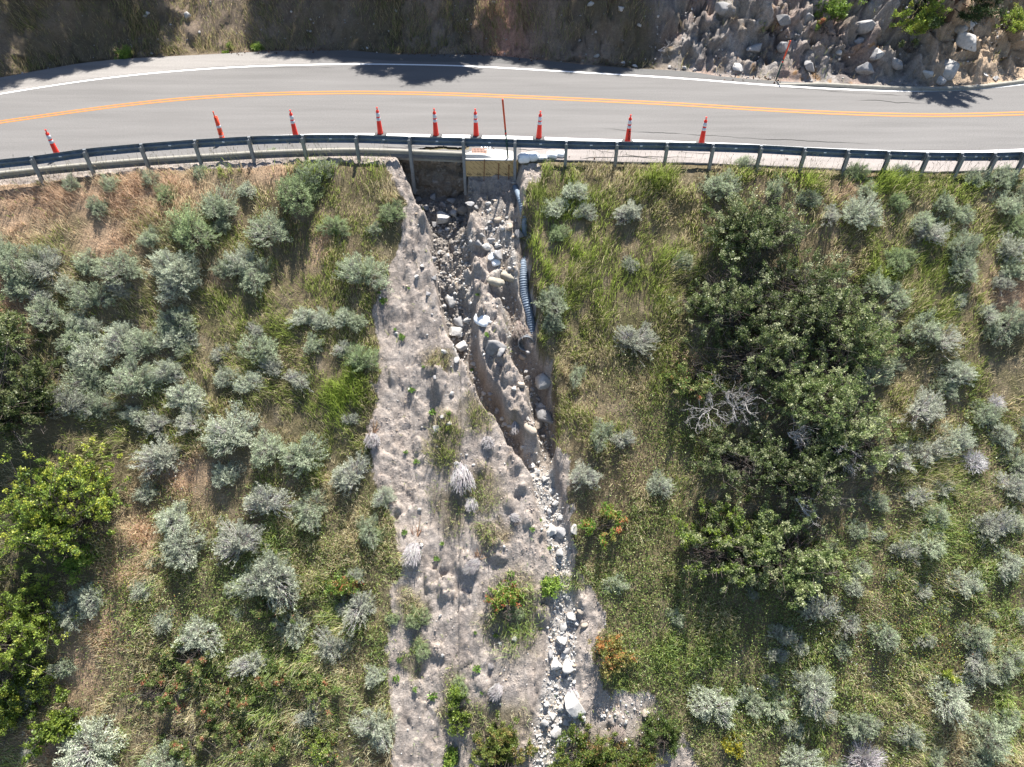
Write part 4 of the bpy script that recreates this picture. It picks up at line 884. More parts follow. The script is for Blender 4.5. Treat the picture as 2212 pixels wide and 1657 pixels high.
# u, v (foot), width px, depth factor, height m, branches, leaves, leaf size, colours, label, gap, woody
SH = [
 (1615,520,260,.8,1.5,70,5600,.075,DG1,'dark small leaved thicket bush nearest the road, below the last orange cone',.55),
 (1560,680,250,.8,1.5,70,5200,.075,DG1,'dark thicket bush on the washout side, downhill of the topmost thicket bush',.55),
 (1720,660,290,.8,1.6,80,6200,.075,DG1,'dull green thicket bush with pale leaf specks, in the middle of the upper thicket',.5),
 (1820,760,240,.8,1.5,60,4400,.08,DG2,'open airy thicket bush at the outer edge, twigs showing grass through it',.5),
 (1620,800,270,.8,1.5,70,4800,.078,DG1,'dark thicket bush straight uphill of the bare silver branches',.55),
 (1750,870,270,.8,1.6,80,5800,.078,DG2,'speckled thicket bush on the outer side of the bare silver branches',.5),
 (1830,960,200,.8,1.3,60,3400,.075,DG2,'sparse thicket bush with twiggy lower edge, above the fallen grey limb',.5),
 (1600,1000,230,.8,1.2,60,3600,.075,DG1,'shadowy low thicket bush right under the bare silver branches',.55),
 (1720,1040,240,.8,1.4,60,4800,.078,DG1,'dark thicket bush around the smaller silver branch fan',.55),
 (1560,1190,250,.8,1.3,70,5600,.085,BG[:2] + DG2,'leafier green thicket bush at the lower washout side of the thicket',.45),
 (1690,1210,280,.8,1.4,80,7000,.085,DG2,'lowest thicket bush, pale rounded leaves, above the open grassy slope',.45),
 (1500,830,170,.8,1.0,40,2600,.07,ROSE,'low loose bush with cream flower heads between a sagebrush and the thicket',.5),
 (55,880,230,1.1,2.2,80,7200,.085,[(.09,.125,.04,4),(.15,.18,.07,3),(.20,.22,.10,2)],'dark leafy shrub cut by the frame, uphill of the lime topped shrub',.5),
 (15,730,140,1.0,1.4,50,3000,.08,DG2,'small dull shrub above the dark leafy shrub, beside reddish grass',.5),
 (150,1120,270,1.0,2.4,110,9800,.08,BG,'big rounded shrub with lime yellow top and dark twiggy lower side',.4),
 (30,1370,230,1.2,2.6,90,8600,.075,LG,'bright yellow green shrub cut by the frame, downhill of the lime topped shrub',.35),
 (15,1540,130,1.2,1.6,50,3400,.075,BG,'dark green shrub at the frame edge under the yellow green shrub',.4),
 (90,1470,90,1.0,.9,30,1500,.08,LG,'small leafy yellow green shrub beside the tan bare strip',.4),
 (130,1560,130,1.0,1.0,40,2600,.09,BG[:2],'leafy green shrub below the small yellow green one, by the tan strip',.4),
 (180,1210,90,1.0,.5,26,1300,.09,CUTG,'low fresh green plant in the shadow under the lime topped shrub',.4),
 (1085,1635,150,.9,1.5,70,6600,.065,[(.14,.19,.04,4),(.21,.24,.06,3),(.30,.22,.08,1)],'rounded green bush at the bottom, on the chute side of the white stones',.3),
 (1275,1650,190,.9,1.4,70,7000,.065,[(.13,.19,.04,4),(.20,.24,.055,3),(.32,.20,.08,1.2)],'rounded green bush at the bottom, directly below the lowest white stones',.3),
 (1375,1665,110,.9,1.1,40,2600,.065,[(.13,.19,.04,4),(.24,.25,.07,3),(.34,.20,.09,1)],'partly hidden bush between the two lowest bushes, with orange tips',.35),
 (1425,1590,100,.9,.8,40,3000,.06,[(.11,.17,.04,4),(.17,.20,.06,2)],'small dense round bush on the gravel fan, apart from the bottom bushes',.3),
 (1312,1420,110,.9,.85,40,2600,.065,OR,'orange leaved bush beside the white stones of the lower gully',.35),
 (1300,1140,110,.9,.8,40,2600,.07,RG,'red and green bush at the edge of the gully, uphill of a lone sagebrush',.35),
 (1100,1300,110,.9,.6,36,2200,.075,RG,'trailing green bush with red sprigs beside the lone tall grass clump',.4),
 (1190,1260,70,.9,.4,20,900,.075,CUTG,'small bright green vine reaching across the gully toward the white stones',.4),
 (990,1500,44,1.6,.6,20,1100,.07,BG[:2],'narrow upright green plant on the lower chute',.3),
 (995,1560,50,1.3,.6,20,1200,.07,BG[:2],'dark green plant at the bottom of the chute beside the rounded bush',.3),
 (975,1640,44,1.3,.5,20,1000,.07,CUTG,'small bright plant at the very bottom of the bare chute',.3),
 (420,1400,150,.9,.6,50,3200,.06,ROSE,'low rose thicket with rust coloured flower heads, just downhill of a sagebrush',.45),
 (350,1480,150,.9,.6,50,3200,.06,ROSE,'low rose thicket on the tan strip side, speckled with cream heads',.45),
 (480,1500,160,.9,.6,50,3400,.06,ROSE,'low rose thicket with dark hollow in its middle',.45),
 (600,1450,150,.9,.55,50,3000,.06,ROSE,'low rose thicket under a silvery sagebrush, mixed with grey twigs',.45),
 (420,1580,150,.9,.55,50,3000,.06,ROSE,'low rose thicket near the bottom, between tan strip and chute',.45),
 (570,1580,160,.9,.55,50,3200,.06,ROSE,'low rose thicket with a trail of pale yellow heads at the bottom',.45),
 (690,1480,130,.9,.5,40,2600,.06,ROSE,'low rose thicket beside the chute edge, downhill of stemmy sagebrush',.45),
 (620,1290,150,.9,.5,40,2600,.06,ROSE,'low green thicket directly under the broadest silvery sagebrush',.45),
 (740,1260,110,.9,.5,36,2200,.06,RG,'green thicket with red tips near the chute edge',.45),
 (700,1600,120,.9,.5,36,2200,.06,BG[:2]+ROSE,'low leafy thicket in the bottom corner beside the chute',.45),
 (1790,38,75,.8,1.0,36,2100,.085,CUTG[:2],'glossy green bush growing from a crevice in the rocky cut',.35),
 (1775,70,40,.8,.5,14,600,.08,ROSE,'yellowing sprig at the foot of the glossy crevice bush',.4),
 (1975,60,120,.7,1.4,36,2200,.085,LG,'airy lime green sapling on the rocky cut next to the pine',.4),
 (2190,65,80,.7,1.1,30,1500,.085,LG,'airy lime green sapling past the pine, on the sandy bank',.4),
 (1960,110,40,.8,.5,16,700,.08,DG2,'dark green sprig hanging under the airy lime green sapling',.4),
 (275,126,45,.8,.40,22,900,.07,CUTG,'bright green weed bush on the kerbless verge, in the sunlit gap',.35),
 (482,108,32,.8,.35,16,600,.06,CUTG,'slender green weed at the verge where the shade begins',.35),
 (555,104,30,.8,.2,14,500,.06,CUTG,'low grassy weed on the verge inside the shade',.35),
 (2040,1480,60,.9,.5,20,900,.06,BG[1:3],'small yellow leaved plant among the outer sagebrush',.4),
 (1590,1610,60,.9,.3,20,800,.06,[(.42,.36,.03,3),(.2,.22,.05,2)],'small plant with bright yellow flowers near the bottom edge',.4),
 (1640,60,30,.8,.4,12,400,.06,DG2,'thin grey green tuft on the bare rock, away from the bushes',.4),
]
SG = ground([s[0] for s in SH], [s[1] for s in SH])
SHRUB = []
for k, (s, P) in enumerate(zip(SH, SG)):
    u, v, w, dep, h, nb, nl, ls, cols, lab = s[:10]; gap = s[10]
    pxm = FPX / (np.linalg.norm(P - CAM) * .93); rx = w / 2 / pxm
    cat = 'shrub'; nm = 'thicket_shrub' if 'thicket bush' in lab else 'rose_thicket' if 'rose thicket' in lab else 'leafy_shrub'
    root = thing(nm, lab, cat, P - (0, 0, .04), 0, {'thicket_shrub': 'bushes of the dark thicket', 'rose_thicket': 'low rose thickets'}.get(nm))
    fo, br = make_shrub(600 + k, rx * (.92 if h >= 2 else 1), rx * dep * (.92 if h >= 2 else 1), h * (1.3 if nm == 'thicket_shrub' else 1), int(nb * (2.6 if nm == 'thicket_shrub' or h >= 2 else 1.5)), int(nl * (5.6 if nm == 'thicket_shrub' else 4.5 if h >= 1.4 or nm == 'rose_thicket' else 2.8)), ls * (.80 if nm == 'thicket_shrub' else .85), cols, gap=gap - (.42 if nm == 'thicket_shrub' else .35 if h >= 1.4 else .2))
    link('foliage', fo, root); link('branches', br, root); SHRUB.append((P[0], P[1], rx * .8))
SHRUB = np.array(SHRUB)

# leafless silver limbs inside the thicket
def make_limbs(seed, spread, n, tilt, col=(.50, .47, .45)):
    rs = R(seed); V, Fc, Cc = [], [], []; o = 0
    def grow(p, d, L, r, lev):
        nonlocal o
        q = p + d * L; v, f = twigs(p[None], q[None], r, r * .6, (.10 * L * rs.randn(3))[None]); V.append(v); Fc.append(f + o); o += 9
        if lev < 5:
            for _ in range(rs.randint(2, 4) if lev else n): grow(p + (q - p) * rs.uniform(.45, 1), unit(d + .65 * rs.randn(3)), L * rs.uniform(.55, .85), r * .58, lev + 1)
    for _ in range(n): grow(np.zeros(3), unit(np.array(tilt) + spread * rs.randn(3)), rs.uniform(.45, .85), .021, 1)
    c = np.clip(np.array(col) * (1 + .12 * rs.randn(len(V), 1)), .05, .9); return raw('dead_limbs', np.concatenate(V), np.concatenate(Fc), M_twig, np.repeat(c, 9, 0))
for k, (u, v, sc, sp_, n, tl, lab, lz) in enumerate([(1575, 905, .95, .75, 9, (-.15, -.2, .7), 'large bare silver branches spreading over the dark thicket', .55), (1690, 960, .85, .6, 6, (.3, -.5, .5), 'smaller bare silver branch fan, on the outer side of the larger one', .6), (1790, 985, .8, .5, 4, (.8, -.5, .3), 'thin grey dead twigs at the outer lower edge of the thicket', .5), (1700, 1108, .9, .3, 3, (1.0, -.15, .1), 'fallen grey limb lying over the lower thicket', .8), (1420, 115, .7, .35, 3, (.9, -.1, .05), 'bleached fallen branch at the verge under the shaded cut', .12), (1530, 905, .8, .6, 5, (-.6, -.6, .4), 'grey dead twigs trailing downhill from the large silver branches', .5)]):
    P = ground(u, v)[0]; root = thing('dead_branches', lab, 'dead branches', P + (0, 0, lz), 0, None, None, sc)
    link('dead_limbs', make_limbs(700 + k, sp_, n, tl), root)

# ------------------------------------------------------------------ rocks
import bmesh
def rock_mesh(seed, mat, flat=.7, rnd=False, sub=3):
    bm = bmesh.new(); bmesh.ops.create_icosphere(bm, subdivisions=sub, radius=1); V = np.array([v.co[:] for v in bm.verts]); Fc = [[v.index for v in f.verts] for f in bm.faces]; bm.free()
    rs = R(seed)
    for _ in range(17 if not rnd else 7):
        n = unit(rs.randn(3)); dd = rs.uniform(.36, .74) if not rnd else rs.uniform(.65, .95); s = V @ n - dd; V = V - np.maximum(s, 0)[:, None] * n
    V *= (1 + .07 * fbm(V[:, 0] * 2.5 + seed, V[:, 1] * 2.5 + V[:, 2] * 2, seed, 4))[:, None]
    V *= np.array((1, rs.uniform(.65, .95), flat * rs.uniform(.7, 1)))
    return raw('rock', V, np.array(Fc), mat, None, rnd)
ROCKS = {'pale': [rock_mesh(30 + k, M_stone) for k in range(7)], 'grey': [rock_mesh(50 + k, M_darkstone) for k in range(4)], 'tan': [rock_mesh(70 + k, M_brownstone, .7, True) for k in range(3)]}
RK = []        # u, v, width px, tone, wording
def rk(L): RK.extend(L)
rk([(1030,805,12,'grey',''),(1045,850,16,'pale',''),(1058,862,12,'grey',''),(1072,890,18,'grey',''),(1092,915,14,'pale',''),(1105,935,16,'grey',''),(1020,785,14,'pale',''),(1128,965,18,'pale',''),(1140,760,18,'grey',''),(1128,770,14,'tan',''),(1160,860,14,'grey',''),(1180,915,16,'pale',''),(1165,955,14,'pale',''),(957,473,42,'pale','largest slab in the shaded hole under the kerb'),(979,461,27,'pale','upright slab leaning on the largest slab in the hole'),(1172,827,62,'pale','big white boulder at the gully edge under the grassy bank'),
 (1173,893,52,'grey','rough grey boulder downhill of the big white one'),(1168,880,30,'pale',''),(982,714,38,'pale',''),(990,693,30,'grey',''),(972,648,42,'pale',''),(960,660,24,'grey',''),(1000,745,38,'pale',''),(995,722,20,'pale',''),
 (1010,690,22,'pale',''),(1065,745,50,'grey','broad half buried grey boulder on the ridge below the sandbag'),(1082,758,26,'grey',''),(1032,525,22,'grey',''),(1050,535,28,'pale',''),(1060,520,20,'grey',''),(1075,530,22,'pale',''),
 (1075,552,34,'grey','split grey slab standing by the crumpled white bags'),(1120,505,30,'grey',''),(900,598,14,'pale',''),(912,575,14,'pale',''),(938,600,18,'grey',''),
 (925,635,16,'grey',''),(935,560,18,'grey',''),(950,545,14,'pale',''),(985,535,14,'pale',''),(1000,520,14,'grey',''),(970,510,14,'grey',''),(1190,1143,30,'pale','white block in the gully above a dark stone'),(1212,1146,34,'grey','dark stone wedged beside the white block'),
 (1240,1140,30,'pale',''),(1190,1060,24,'pale',''),(1175,1035,22,'pale',''),(1200,1085,22,'pale',''),(1160,1020,18,'pale',''),(1185,1105,18,'pale',''),(1150,1005,18,'pale',''),(1208,1118,16,'pale',''),(1208,1190,24,'pale',''),
 (1235,1330,30,'pale',''),(1210,1380,30,'pale',''),(1215,1350,20,'pale',''),(1222,1405,22,'grey',''),(1188,1410,20,'grey',''),(1200,1435,36,'pale','pale boulder in the lower gully beside the orange leaved bush'),(1228,1432,32,'pale',''),(1216,1412,24,'pale',''),
 (1240,1520,55,'pale','large cream boulder under the draped dry stems'),(1200,1575,38,'pale',''),(1222,1600,34,'grey',''),(1190,1545,22,'pale',''),(1180,1520,18,'pale',''),(1222,1560,18,'pale',''),(1175,1560,20,'pale',''),(1210,1530,20,'pale',''),(1245,1500,20,'pale',''),
 (960,760,16,'pale',''),(985,775,18,'pale',''),(940,815,16,'grey',''),(1110,840,16,'pale',''),(1140,815,18,'pale',''),(1125,830,14,'tan',''),(1150,840,20,'grey',''),(1135,800,16,'pale',''),
 (1160,915,24,'tan',''),(1140,905,16,'pale',''),(1175,940,22,'grey',''),(1145,925,26,'tan','smooth tan stone at the tip of the narrow ridge'),(1100,920,14,'pale',''),(1085,905,16,'pale',''),(1073,885,16,'pale',''),(1060,850,14,'grey',''),
 (975,850,14,'pale',''),(955,900,18,'grey','' ),(970,915,16,'pale',''),(945,925,22,'pale',''),(985,1000,14,'pale',''),(905,1100,10,'pale',''),(950,1330,10,'pale',''),(890,1310,9,'pale',''),(955,1415,12,'pale',''),(885,840,10,'pale',''),(855,720,10,'pale',''),
 (1055,440,14,'pale',''),(1068,432,12,'pale',''),(1018,440,22,'grey',''),(1028,448,16,'grey',''),(1110,395,12,'pale',''),(1075,475,14,'tan',''),(1095,470,12,'pale',''),(1058,480,14,'pale',''),(1085,495,14,'pale',''),(1100,490,16,'tan',''),(1048,495,16,'grey',''),(1065,498,18,'grey',''),(1040,508,20,'grey',''),
 (940,485,20,'grey',''),(920,450,20,'grey',''),(955,440,18,'grey',''),(935,425,24,'grey',''),(975,435,22,'grey',''),(905,430,16,'grey',''),(990,475,24,'grey',''),(950,500,16,'grey',''),(965,495,14,'pale',''),(1000,455,22,'tan',''),
 (1020,1080,12,'pale',''),(1215,1265,14,'pale',''),(1225,1290,16,'pale',''),(1210,1305,14,'pale',''),(1245,1345,18,'pale',''),(1255,1320,14,'tan',''),(1262,1350,12,'tan',''),(1230,1460,16,'pale',''),(1260,1550,14,'pale',''),(1300,1545,12,'pale',''),(1350,1560,14,'pale',''),(1392,1540,12,'tan',''),(1370,1530,10,'pale',''),(1110,1380,16,'pale',''),(1080,1390,12,'pale',''),
 (1588,147,24,'pale','lone pale rock on the verge before the snow pole'),(1478,148,12,'pale',''),(1500,152,10,'pale',''),(1345,138,20,'pale','pale rock at the verge beside the bleached fallen branch'),(1370,143,12,'pale',''),(1445,146,10,'pale',''),(1290,121,14,'pale',''),
 (1630,108,34,'grey','dark round rock above the verge, uphill of the lone pale rock'),(1690,100,28,'grey',''),(1745,145,32,'grey',''),(1740,40,30,'grey',''),(1690,42,30,'grey',''),(1560,20,42,'grey','dark boulder at the shaded rim of the cut'),(1870,60,46,'grey','largest boulder in the sunlit rock face'),(1895,120,34,'pale',''),(1870,150,32,'grey',''),(1890,118,26,'grey',''),(1935,140,34,'grey',''),(1855,90,24,'grey',''),(1810,115,16,'pale',''),(1990,132,26,'pale',''),(2000,165,34,'pale',''),(2045,155,44,'pale','bluish rock slab in the pine shade by the kerb'),(2030,178,28,'pale',''),(2085,100,46,'pale','jutting rock on the sunlit spur under the pine'),(2080,60,40,'pale',''),(2125,163,14,'pale',''),(2150,170,12,'pale',''),(2112,135,12,'pale',''),(430,68,14,'pale',''),(320,32,12,'pale',''),(314,36,10,'pale',''),(405,35,18,'pale',''),(1340,20,18,'pale',''),(1380,55,12,'pale',''),(1275,10,16,'pale','')])
rs = R(21); RG_ = ground([r[0] for r in RK], [r[1] + .12 * r[2] for r in RK]); todo = []
for r in RK: todo.append((r[0], r[1], ('small ' if r[2] < 16 else 'chunky ' if r[2] > 28 else '') + {'pale': 'pale', 'grey': 'dark grey', 'tan': 'tan'}[r[3]]))
rl = place_labels(todo, 'rock')
for r, P, l in zip(RK, RG_, rl):
    pxm = FPX / (np.linalg.norm(P - CAM) * .93); s = r[2] / 2 / pxm * 1.45
    o = thing('rock', r[4] or l, 'rock', P + (0, 0, s * .18), rs.uniform(0, 6.28), 'loose rocks of the washout and the cut', ROCKS[r[3]][rs.randint(len(ROCKS[r[3]]))], (s, s, s * rs.uniform(.9, 1.2)))
    o.rotation_euler[0] = rs.uniform(-.2, .7); o.rotation_euler[1] = rs.uniform(-.35, .35)

# ------------------------------------------------------------------ uncountable stones and clods
ico = None
def small_stones(name, P, S, cols, seed, flat=.75):
    bm = bmesh.new(); bmesh.ops.create_icosphere(bm, subdivisions=1, radius=1); B = np.array([v.co[:] for v in bm.verts]); Fb = np.array([[v.index for v in f.verts] for f in bm.faces]); bm.free()
    rs = R(seed); n, m = len(P), len(B); k = 24; protos = []
    for _ in range(k):
        b = B.copy()
        for __ in range(11): nn = unit(rs.randn(3)); d = rs.uniform(.32, .72); b = b - np.maximum(b @ nn - d, 0)[:, None] * nn
        protos.append(b * (1 + .12 * rs.randn(m, 1)) * np.array((1, rs.uniform(.6, 1), flat)))
    pr_ = np.array(protos)[rs.randint(0, k, n)]; a = rs.uniform(0, 6.28, n); c, s = np.cos(a)[:, None], np.sin(a)[:, None]
    X = pr_[..., 0] * c - pr_[..., 1] * s; Y = pr_[..., 0] * s + pr_[..., 1] * c
    V = np.stack([X, Y, pr_[..., 2]], -1) * S[:, None, None] + P[:, None, :]
    Fc = (Fb[None] + (np.arange(n) * m)[:, None, None]).reshape(-1, 3)
    return raw(name, V.reshape(-1, 3), Fc, M_gravel, np.repeat(cols, m, 0))
rs = R(31)
def sample(n, x0, x1, y0, y1, wt):
    x = rs.uniform(x0, x1, n); y = rs.uniform(y0, y1, n); k = rs.uniform(size=n) < wt(x, y); return x[k], y[k]
# pale stones of the gullies and the fan
x, y = sample(170000, -5.5, 8, 6, 24, lambda x, y: np.clip(Mq(M_G, x, y), 0, 1) ** 1.5 * .22 + .35 * (np.clip(Mq(M_G, x, y), 0, 1) ** 1.2) * (y < 15) + Mq(M_D, x, y) * .006 + .12 * Mq(M_D, x, y) * (np.hypot(*(np.array(proj(x, y, Hq(x, y))) - np.array((1380, 1550))[:, None])) < 90))
z = Hq(x, y); sz = .012 + .022 * rs.exponential(1, len(x)).clip(0, 4); base_c = np.where((rs.uniform(size=len(x)) < .7)[:, None], (.52, .50, .47), np.where((rs.uniform(size=len(x)) < .5)[:, None], (.30, .29, .28), (.44, .34, .25)))
stuff('gravel', small_stones('gravel', np.stack([x, y, z + sz * .2], -1), sz, np.clip(base_c * (1 + .14 * rs.randn(len(x), 1)), .03, .9), 5), 'pale loose gravel filling the gullies', 'gravel')
x, y = sample(150000, -6, 9, 6, 24, lambda x, y: Mq(M_D, x, y) * (.12 + .75 * np.clip(fbm(x * .8, y * .8, 91, 3) * 2, 0, 1)))
z = Hq(x, y); sz = .007 + .009 * rs.exponential(1, len(x)).clip(0, 4.5)
stuff('dirt_clods', small_stones('dirt_clods', np.stack([x, y, z + sz * .25], -1), sz, np.clip(np.array((.39, .325, .28)) * (1 + .12 * rs.randn(len(x), 1)), .03, .9), 6), 'crumbly beige soil clods on the bare chute', 'soil')
# rubble at the bottom of the hole, darker than the gravel
x, y = sample(5000, -4.6, -1.5, 19, 23.8, lambda x, y: (base_h(x, y) - Hq(x, y) > .7) * .45)
z = Hq(x, y); sz = .025 + .045 * rs.exponential(1, len(x)).clip(0, 2.5)
stuff('rubble', small_stones('rubble', np.stack([x, y, z + sz * .2], -1), sz, np.clip(np.array((.25, .225, .20)) * (1 + .25 * rs.randn(len(x), 1)), .03, .9), 7), 'dark rubble in the hole below the kerb', 'rubble')
# stones on the cut and pine cones along its foot
x, y = sample(40000, -24, 26, 26, 40, lambda x, y: ((y > edge_up(x)) * (.10 + .18 * Mq(M_R, x, y)) * (y - edge_up(x) < 6)))
z = Hq(x, y); sz = .015 + .03 * rs.exponential(1, len(x)).clip(0, 3.5)
stuff('scree', small_stones('scree', np.stack([x, y, z + sz * .25], -1), sz, np.clip(np.array((.34, .32, .30)) * (1 + .2 * rs.randn(len(x), 1)), .03, .9), 8), 'grey stone chips on the uphill cut', 'stones')
x = rs.uniform(-14, 12, 340); y = edge_up(x) + rs.normal(.12, .28, 340); k = vn(x * .4, x * 0, 6) > .35; x, y = x[k], y[k]
px2 = on_z([1127,1143,1150,1139,1063,1066,1209,1229,1254,1283,1700,1755,1640,1115], [342,336,340,345,318,323,349,340,341,344,345,347,340,344], .02)
x = np.concatenate([x, px2[:, 0]]); y = np.concatenate([y, px2[:, 1]]); z = Hq(x, y) + .07 * (y < edge_up(x)) + .02
stuff('pine_cone_litter', small_stones('pine_cone_litter', np.stack([x, y, z + .02], -1), rs.uniform(.03, .06, len(x)), np.clip(np.array((.11, .06, .04)) * (1 + .2 * rs.randn(len(x), 1)), .01, .9), 9, .9), 'brown pine cones scattered along the verge', 'pine cones')

# ------------------------------------------------------------------ grass
GREENS = [(700,375,90,25,1.0),(780,365,50,30,1.0),(1180,565,60,110,1.0),(1260,470,80,60,.8),(1320,620,120,60,.8),(1250,560,70,60,.9),(740,870,70,70,1.0),(560,650,90,45,.5),(600,600,80,60,.3),(680,1010,50,40,.6),(1720,390,60,25,.9),(1900,385,70,35,.9),(1420,385,60,20,.7),(2080,400,70,25,.6),(2020,560,40,60,.5),(1900,600,50,60,.5),(170,365,70,18,.6),(50,385,60,18,.6),(470,355,60,20,.7),(1115,1390,50,60,.8),(1080,1520,50,40,.5),(1430,560,60,60,.6),(1540,420,60,30,.6),(620,1180,80,60,.4),(2100,1180,60,60,.4),(1960,1000,60,60,.4)]
def grassy(n, x0, x1, y0, y1, dens, hfun, seed, name, label, pal=None):
    rs = R(seed); x = rs.uniform(x0, x1, n); y = rs.uniform(y0, y1, n)
    # clumped roots
    cxl = vn(x * 2.3, y * 2.3, seed) * .6 + vn(x * 6, y * 6, seed + 1) * .4
    k = rs.uniform(size=n) < dens(x, y) * np.clip((cxl - .22) * 2.6, .05, 1); x, y, cxl = x[k], y[k], cxl[k]; n = len(x); z = Hq(x, y)
    u, v = proj(x, y, z); nu = u + 25 * fbm(x * 1.1, y * 1.1, 201, 3); nv = v + 25 * fbm(x * 1.1 + 7, y * 1.1, 203, 3)
    g = np.zeros(n)
    for a, b, c, d, e in GREENS: g = np.maximum(g, e * np.exp(-((nu - a) / c) ** 2 - ((nv - b) / d) ** 2))
    dry = np.zeros(n)
    for a, b, c, d in DRYS: dry = np.maximum(dry, np.exp(-((nu - a) / c) ** 2 - ((nv - b) / d) ** 2))
    f1 = fbm(x * .7, y * .7, 211, 4); w_g = np.clip(.40 + .9 * f1 + 1.1 * g - .9 * dry, .02, .97)
    t = rs.uniform(size=n); green = t < w_g; dk = (t > w_g) & (rs.uniform(size=n) < dry * 1.2)
    gc = np.array((.30, .36, .095)) + np.array((.05, .09, -.015)) * np.clip(g - .3, 0, 1)[:, None]
    gc = gc * np.where(rs.uniform(size=n) < .25, .6, 1)[:, None]; cool = (v > 1050)[:, None]
    gc = np.where(cool & (rs.uniform(size=n) < .5)[:, None], (.28, .37, .14), gc)
    col = np.where(green[:, None], gc, np.where(dk[:, None], (.60, .44, .31), (.60, .51, .33)))
    if pal is not None: col = pal(n, rs, g)
    col = np.clip(col * (1 + .22 * rs.randn(n, 1)) * (1 + .28 * ss(850, 1300, v))[:, None], .01, .85)
    h = hfun(x, y, g, dry, rs) * rs.uniform(.35, 1.5, n) * (.5 + .9 * cxl); w = rs.uniform(.0045, .009, n) * np.where(green, 1.2, .9)
    a = rs.uniform(0, 6.28, n); lean = np.stack([.30 * rs.randn(n) + .7 * fbm(x * .5, y * .5, 241, 2), .30 * rs.randn(n) - .30 + .6 * fbm(x * .5, y * .5, 243, 2), np.ones(n)], -1); D = unit(lean)
    s = np.stack([np.cos(a), np.sin(a), 0 * a], -1); P = np.stack([x, y, z - .01], -1)
    droop = unit(np.stack([rs.randn(n), rs.randn(n) - .5, np.full(n, -.9)], -1)) * .28
    m = P + D * (h * .55)[:, None]; tip = P + (D + droop) * h[:, None]; wh = w[:, None]
    V = np.stack([P - s * wh, P + s * wh, m + s * wh * .8, m - s * wh * .8, tip], 1).reshape(-1, 3); b = np.arange(n)[:, None] * 5
    Fq = np.concatenate([b + np.array((0, 1, 2)), b + np.array((0, 2, 3)), b + np.array((3, 2, 4))])
    stuff(name, raw(name, V, Fq, M_grass, np.repeat(col, 5, 0)), label, 'grass')
def dens_slope(x, y):
    d = edge_lo(x) - y; bare = Mq(M_D, x, y); t = np.clip(1 - bare * 1.15, .012, 1) * (d > .12)
    t = t * np.where(base_h(x, y) - Hq(x, y) > .55, .12, 1) * np.clip(.75 + 1.5 * fbm(x * .9, y * .9, 225, 4), .12, 1)
    for k in range(len(SHRUB)):
        if SHRUB[k, 2] > 1.2: t = t * np.where(np.hypot(x - SHRUB[k, 0], y - SHRUB[k, 1]) < SHRUB[k, 2], .45, 1)
    return t
def h_slope(x, y, g, dry, rs):
    return .30 + .26 * g + .05 * dry + .14 * np.clip(fbm(x * .9, y * .9, 221, 3) * 2, -.5, 1)
grassy(1000000, -23, 24, 5.5, 24.5, dens_slope, h_slope, 51, 'grass', 'mixed green and straw coloured grass over the slope below the road')
def dens_cut(x, y): e = y - edge_up(x); return (e > .25) * (e < 9) * np.clip(1 - .93 * Mq(M_R, x, y), 0, 1) * np.clip(.5 + .9 * fbm(x * .5, y * .5, 231, 3) + .5 * np.exp(-((x + 12.5) / 3.0) ** 2), .02, 1)
grassy(380000, -27, 22, 26, 40, dens_cut, lambda x, y, g, d, rs: .36 + 0 * x, 53, 'dry_bank_grass', 'dry straw and green grass on the shaded bank above the road', lambda n, rs, g: np.where((rs.uniform(size=n) < .38)[:, None], (.22, .25, .075), (.42, .34, .20)))
# tall seed stalks at the rail
xt = rs.uniform(-20, 20, 700); yt = edge_lo(xt) - rs.uniform(.0, .5, 700); k = np.abs(xt + .9) > 3.6; xt, yt = xt[k], yt[k]; zt = Hq(xt, yt); n = len(xt)
Pt = np.stack([xt, yt, zt], -1); Qt = Pt + unit(np.stack([.25 * rs.randn(n), .25 * rs.randn(n), np.ones(n)], -1)) * rs.uniform(.35, .85, (n, 1)); v_, f_ = twigs(Pt, Qt, .0035, .002, .03 * rs.randn(n, 3)); hv, hf = leaves(Qt - .05 * unit(Qt - Pt), unit(Qt - Pt + .15 * rs.randn(n, 3)), .11, .018, rs)
stuff('grass_stalks', raw('grass_stalks', np.concatenate([v_, hv]), np.concatenate([f_, hf + len(v_)]), M_twig, np.concatenate([np.repeat(jit((.30, .29, .17), n, rs), 9, 0), np.repeat(jit((.36, .31, .20), n, rs), 4, 0)])), 'thin seeding grass stalks in front of the guardrail', 'grass')

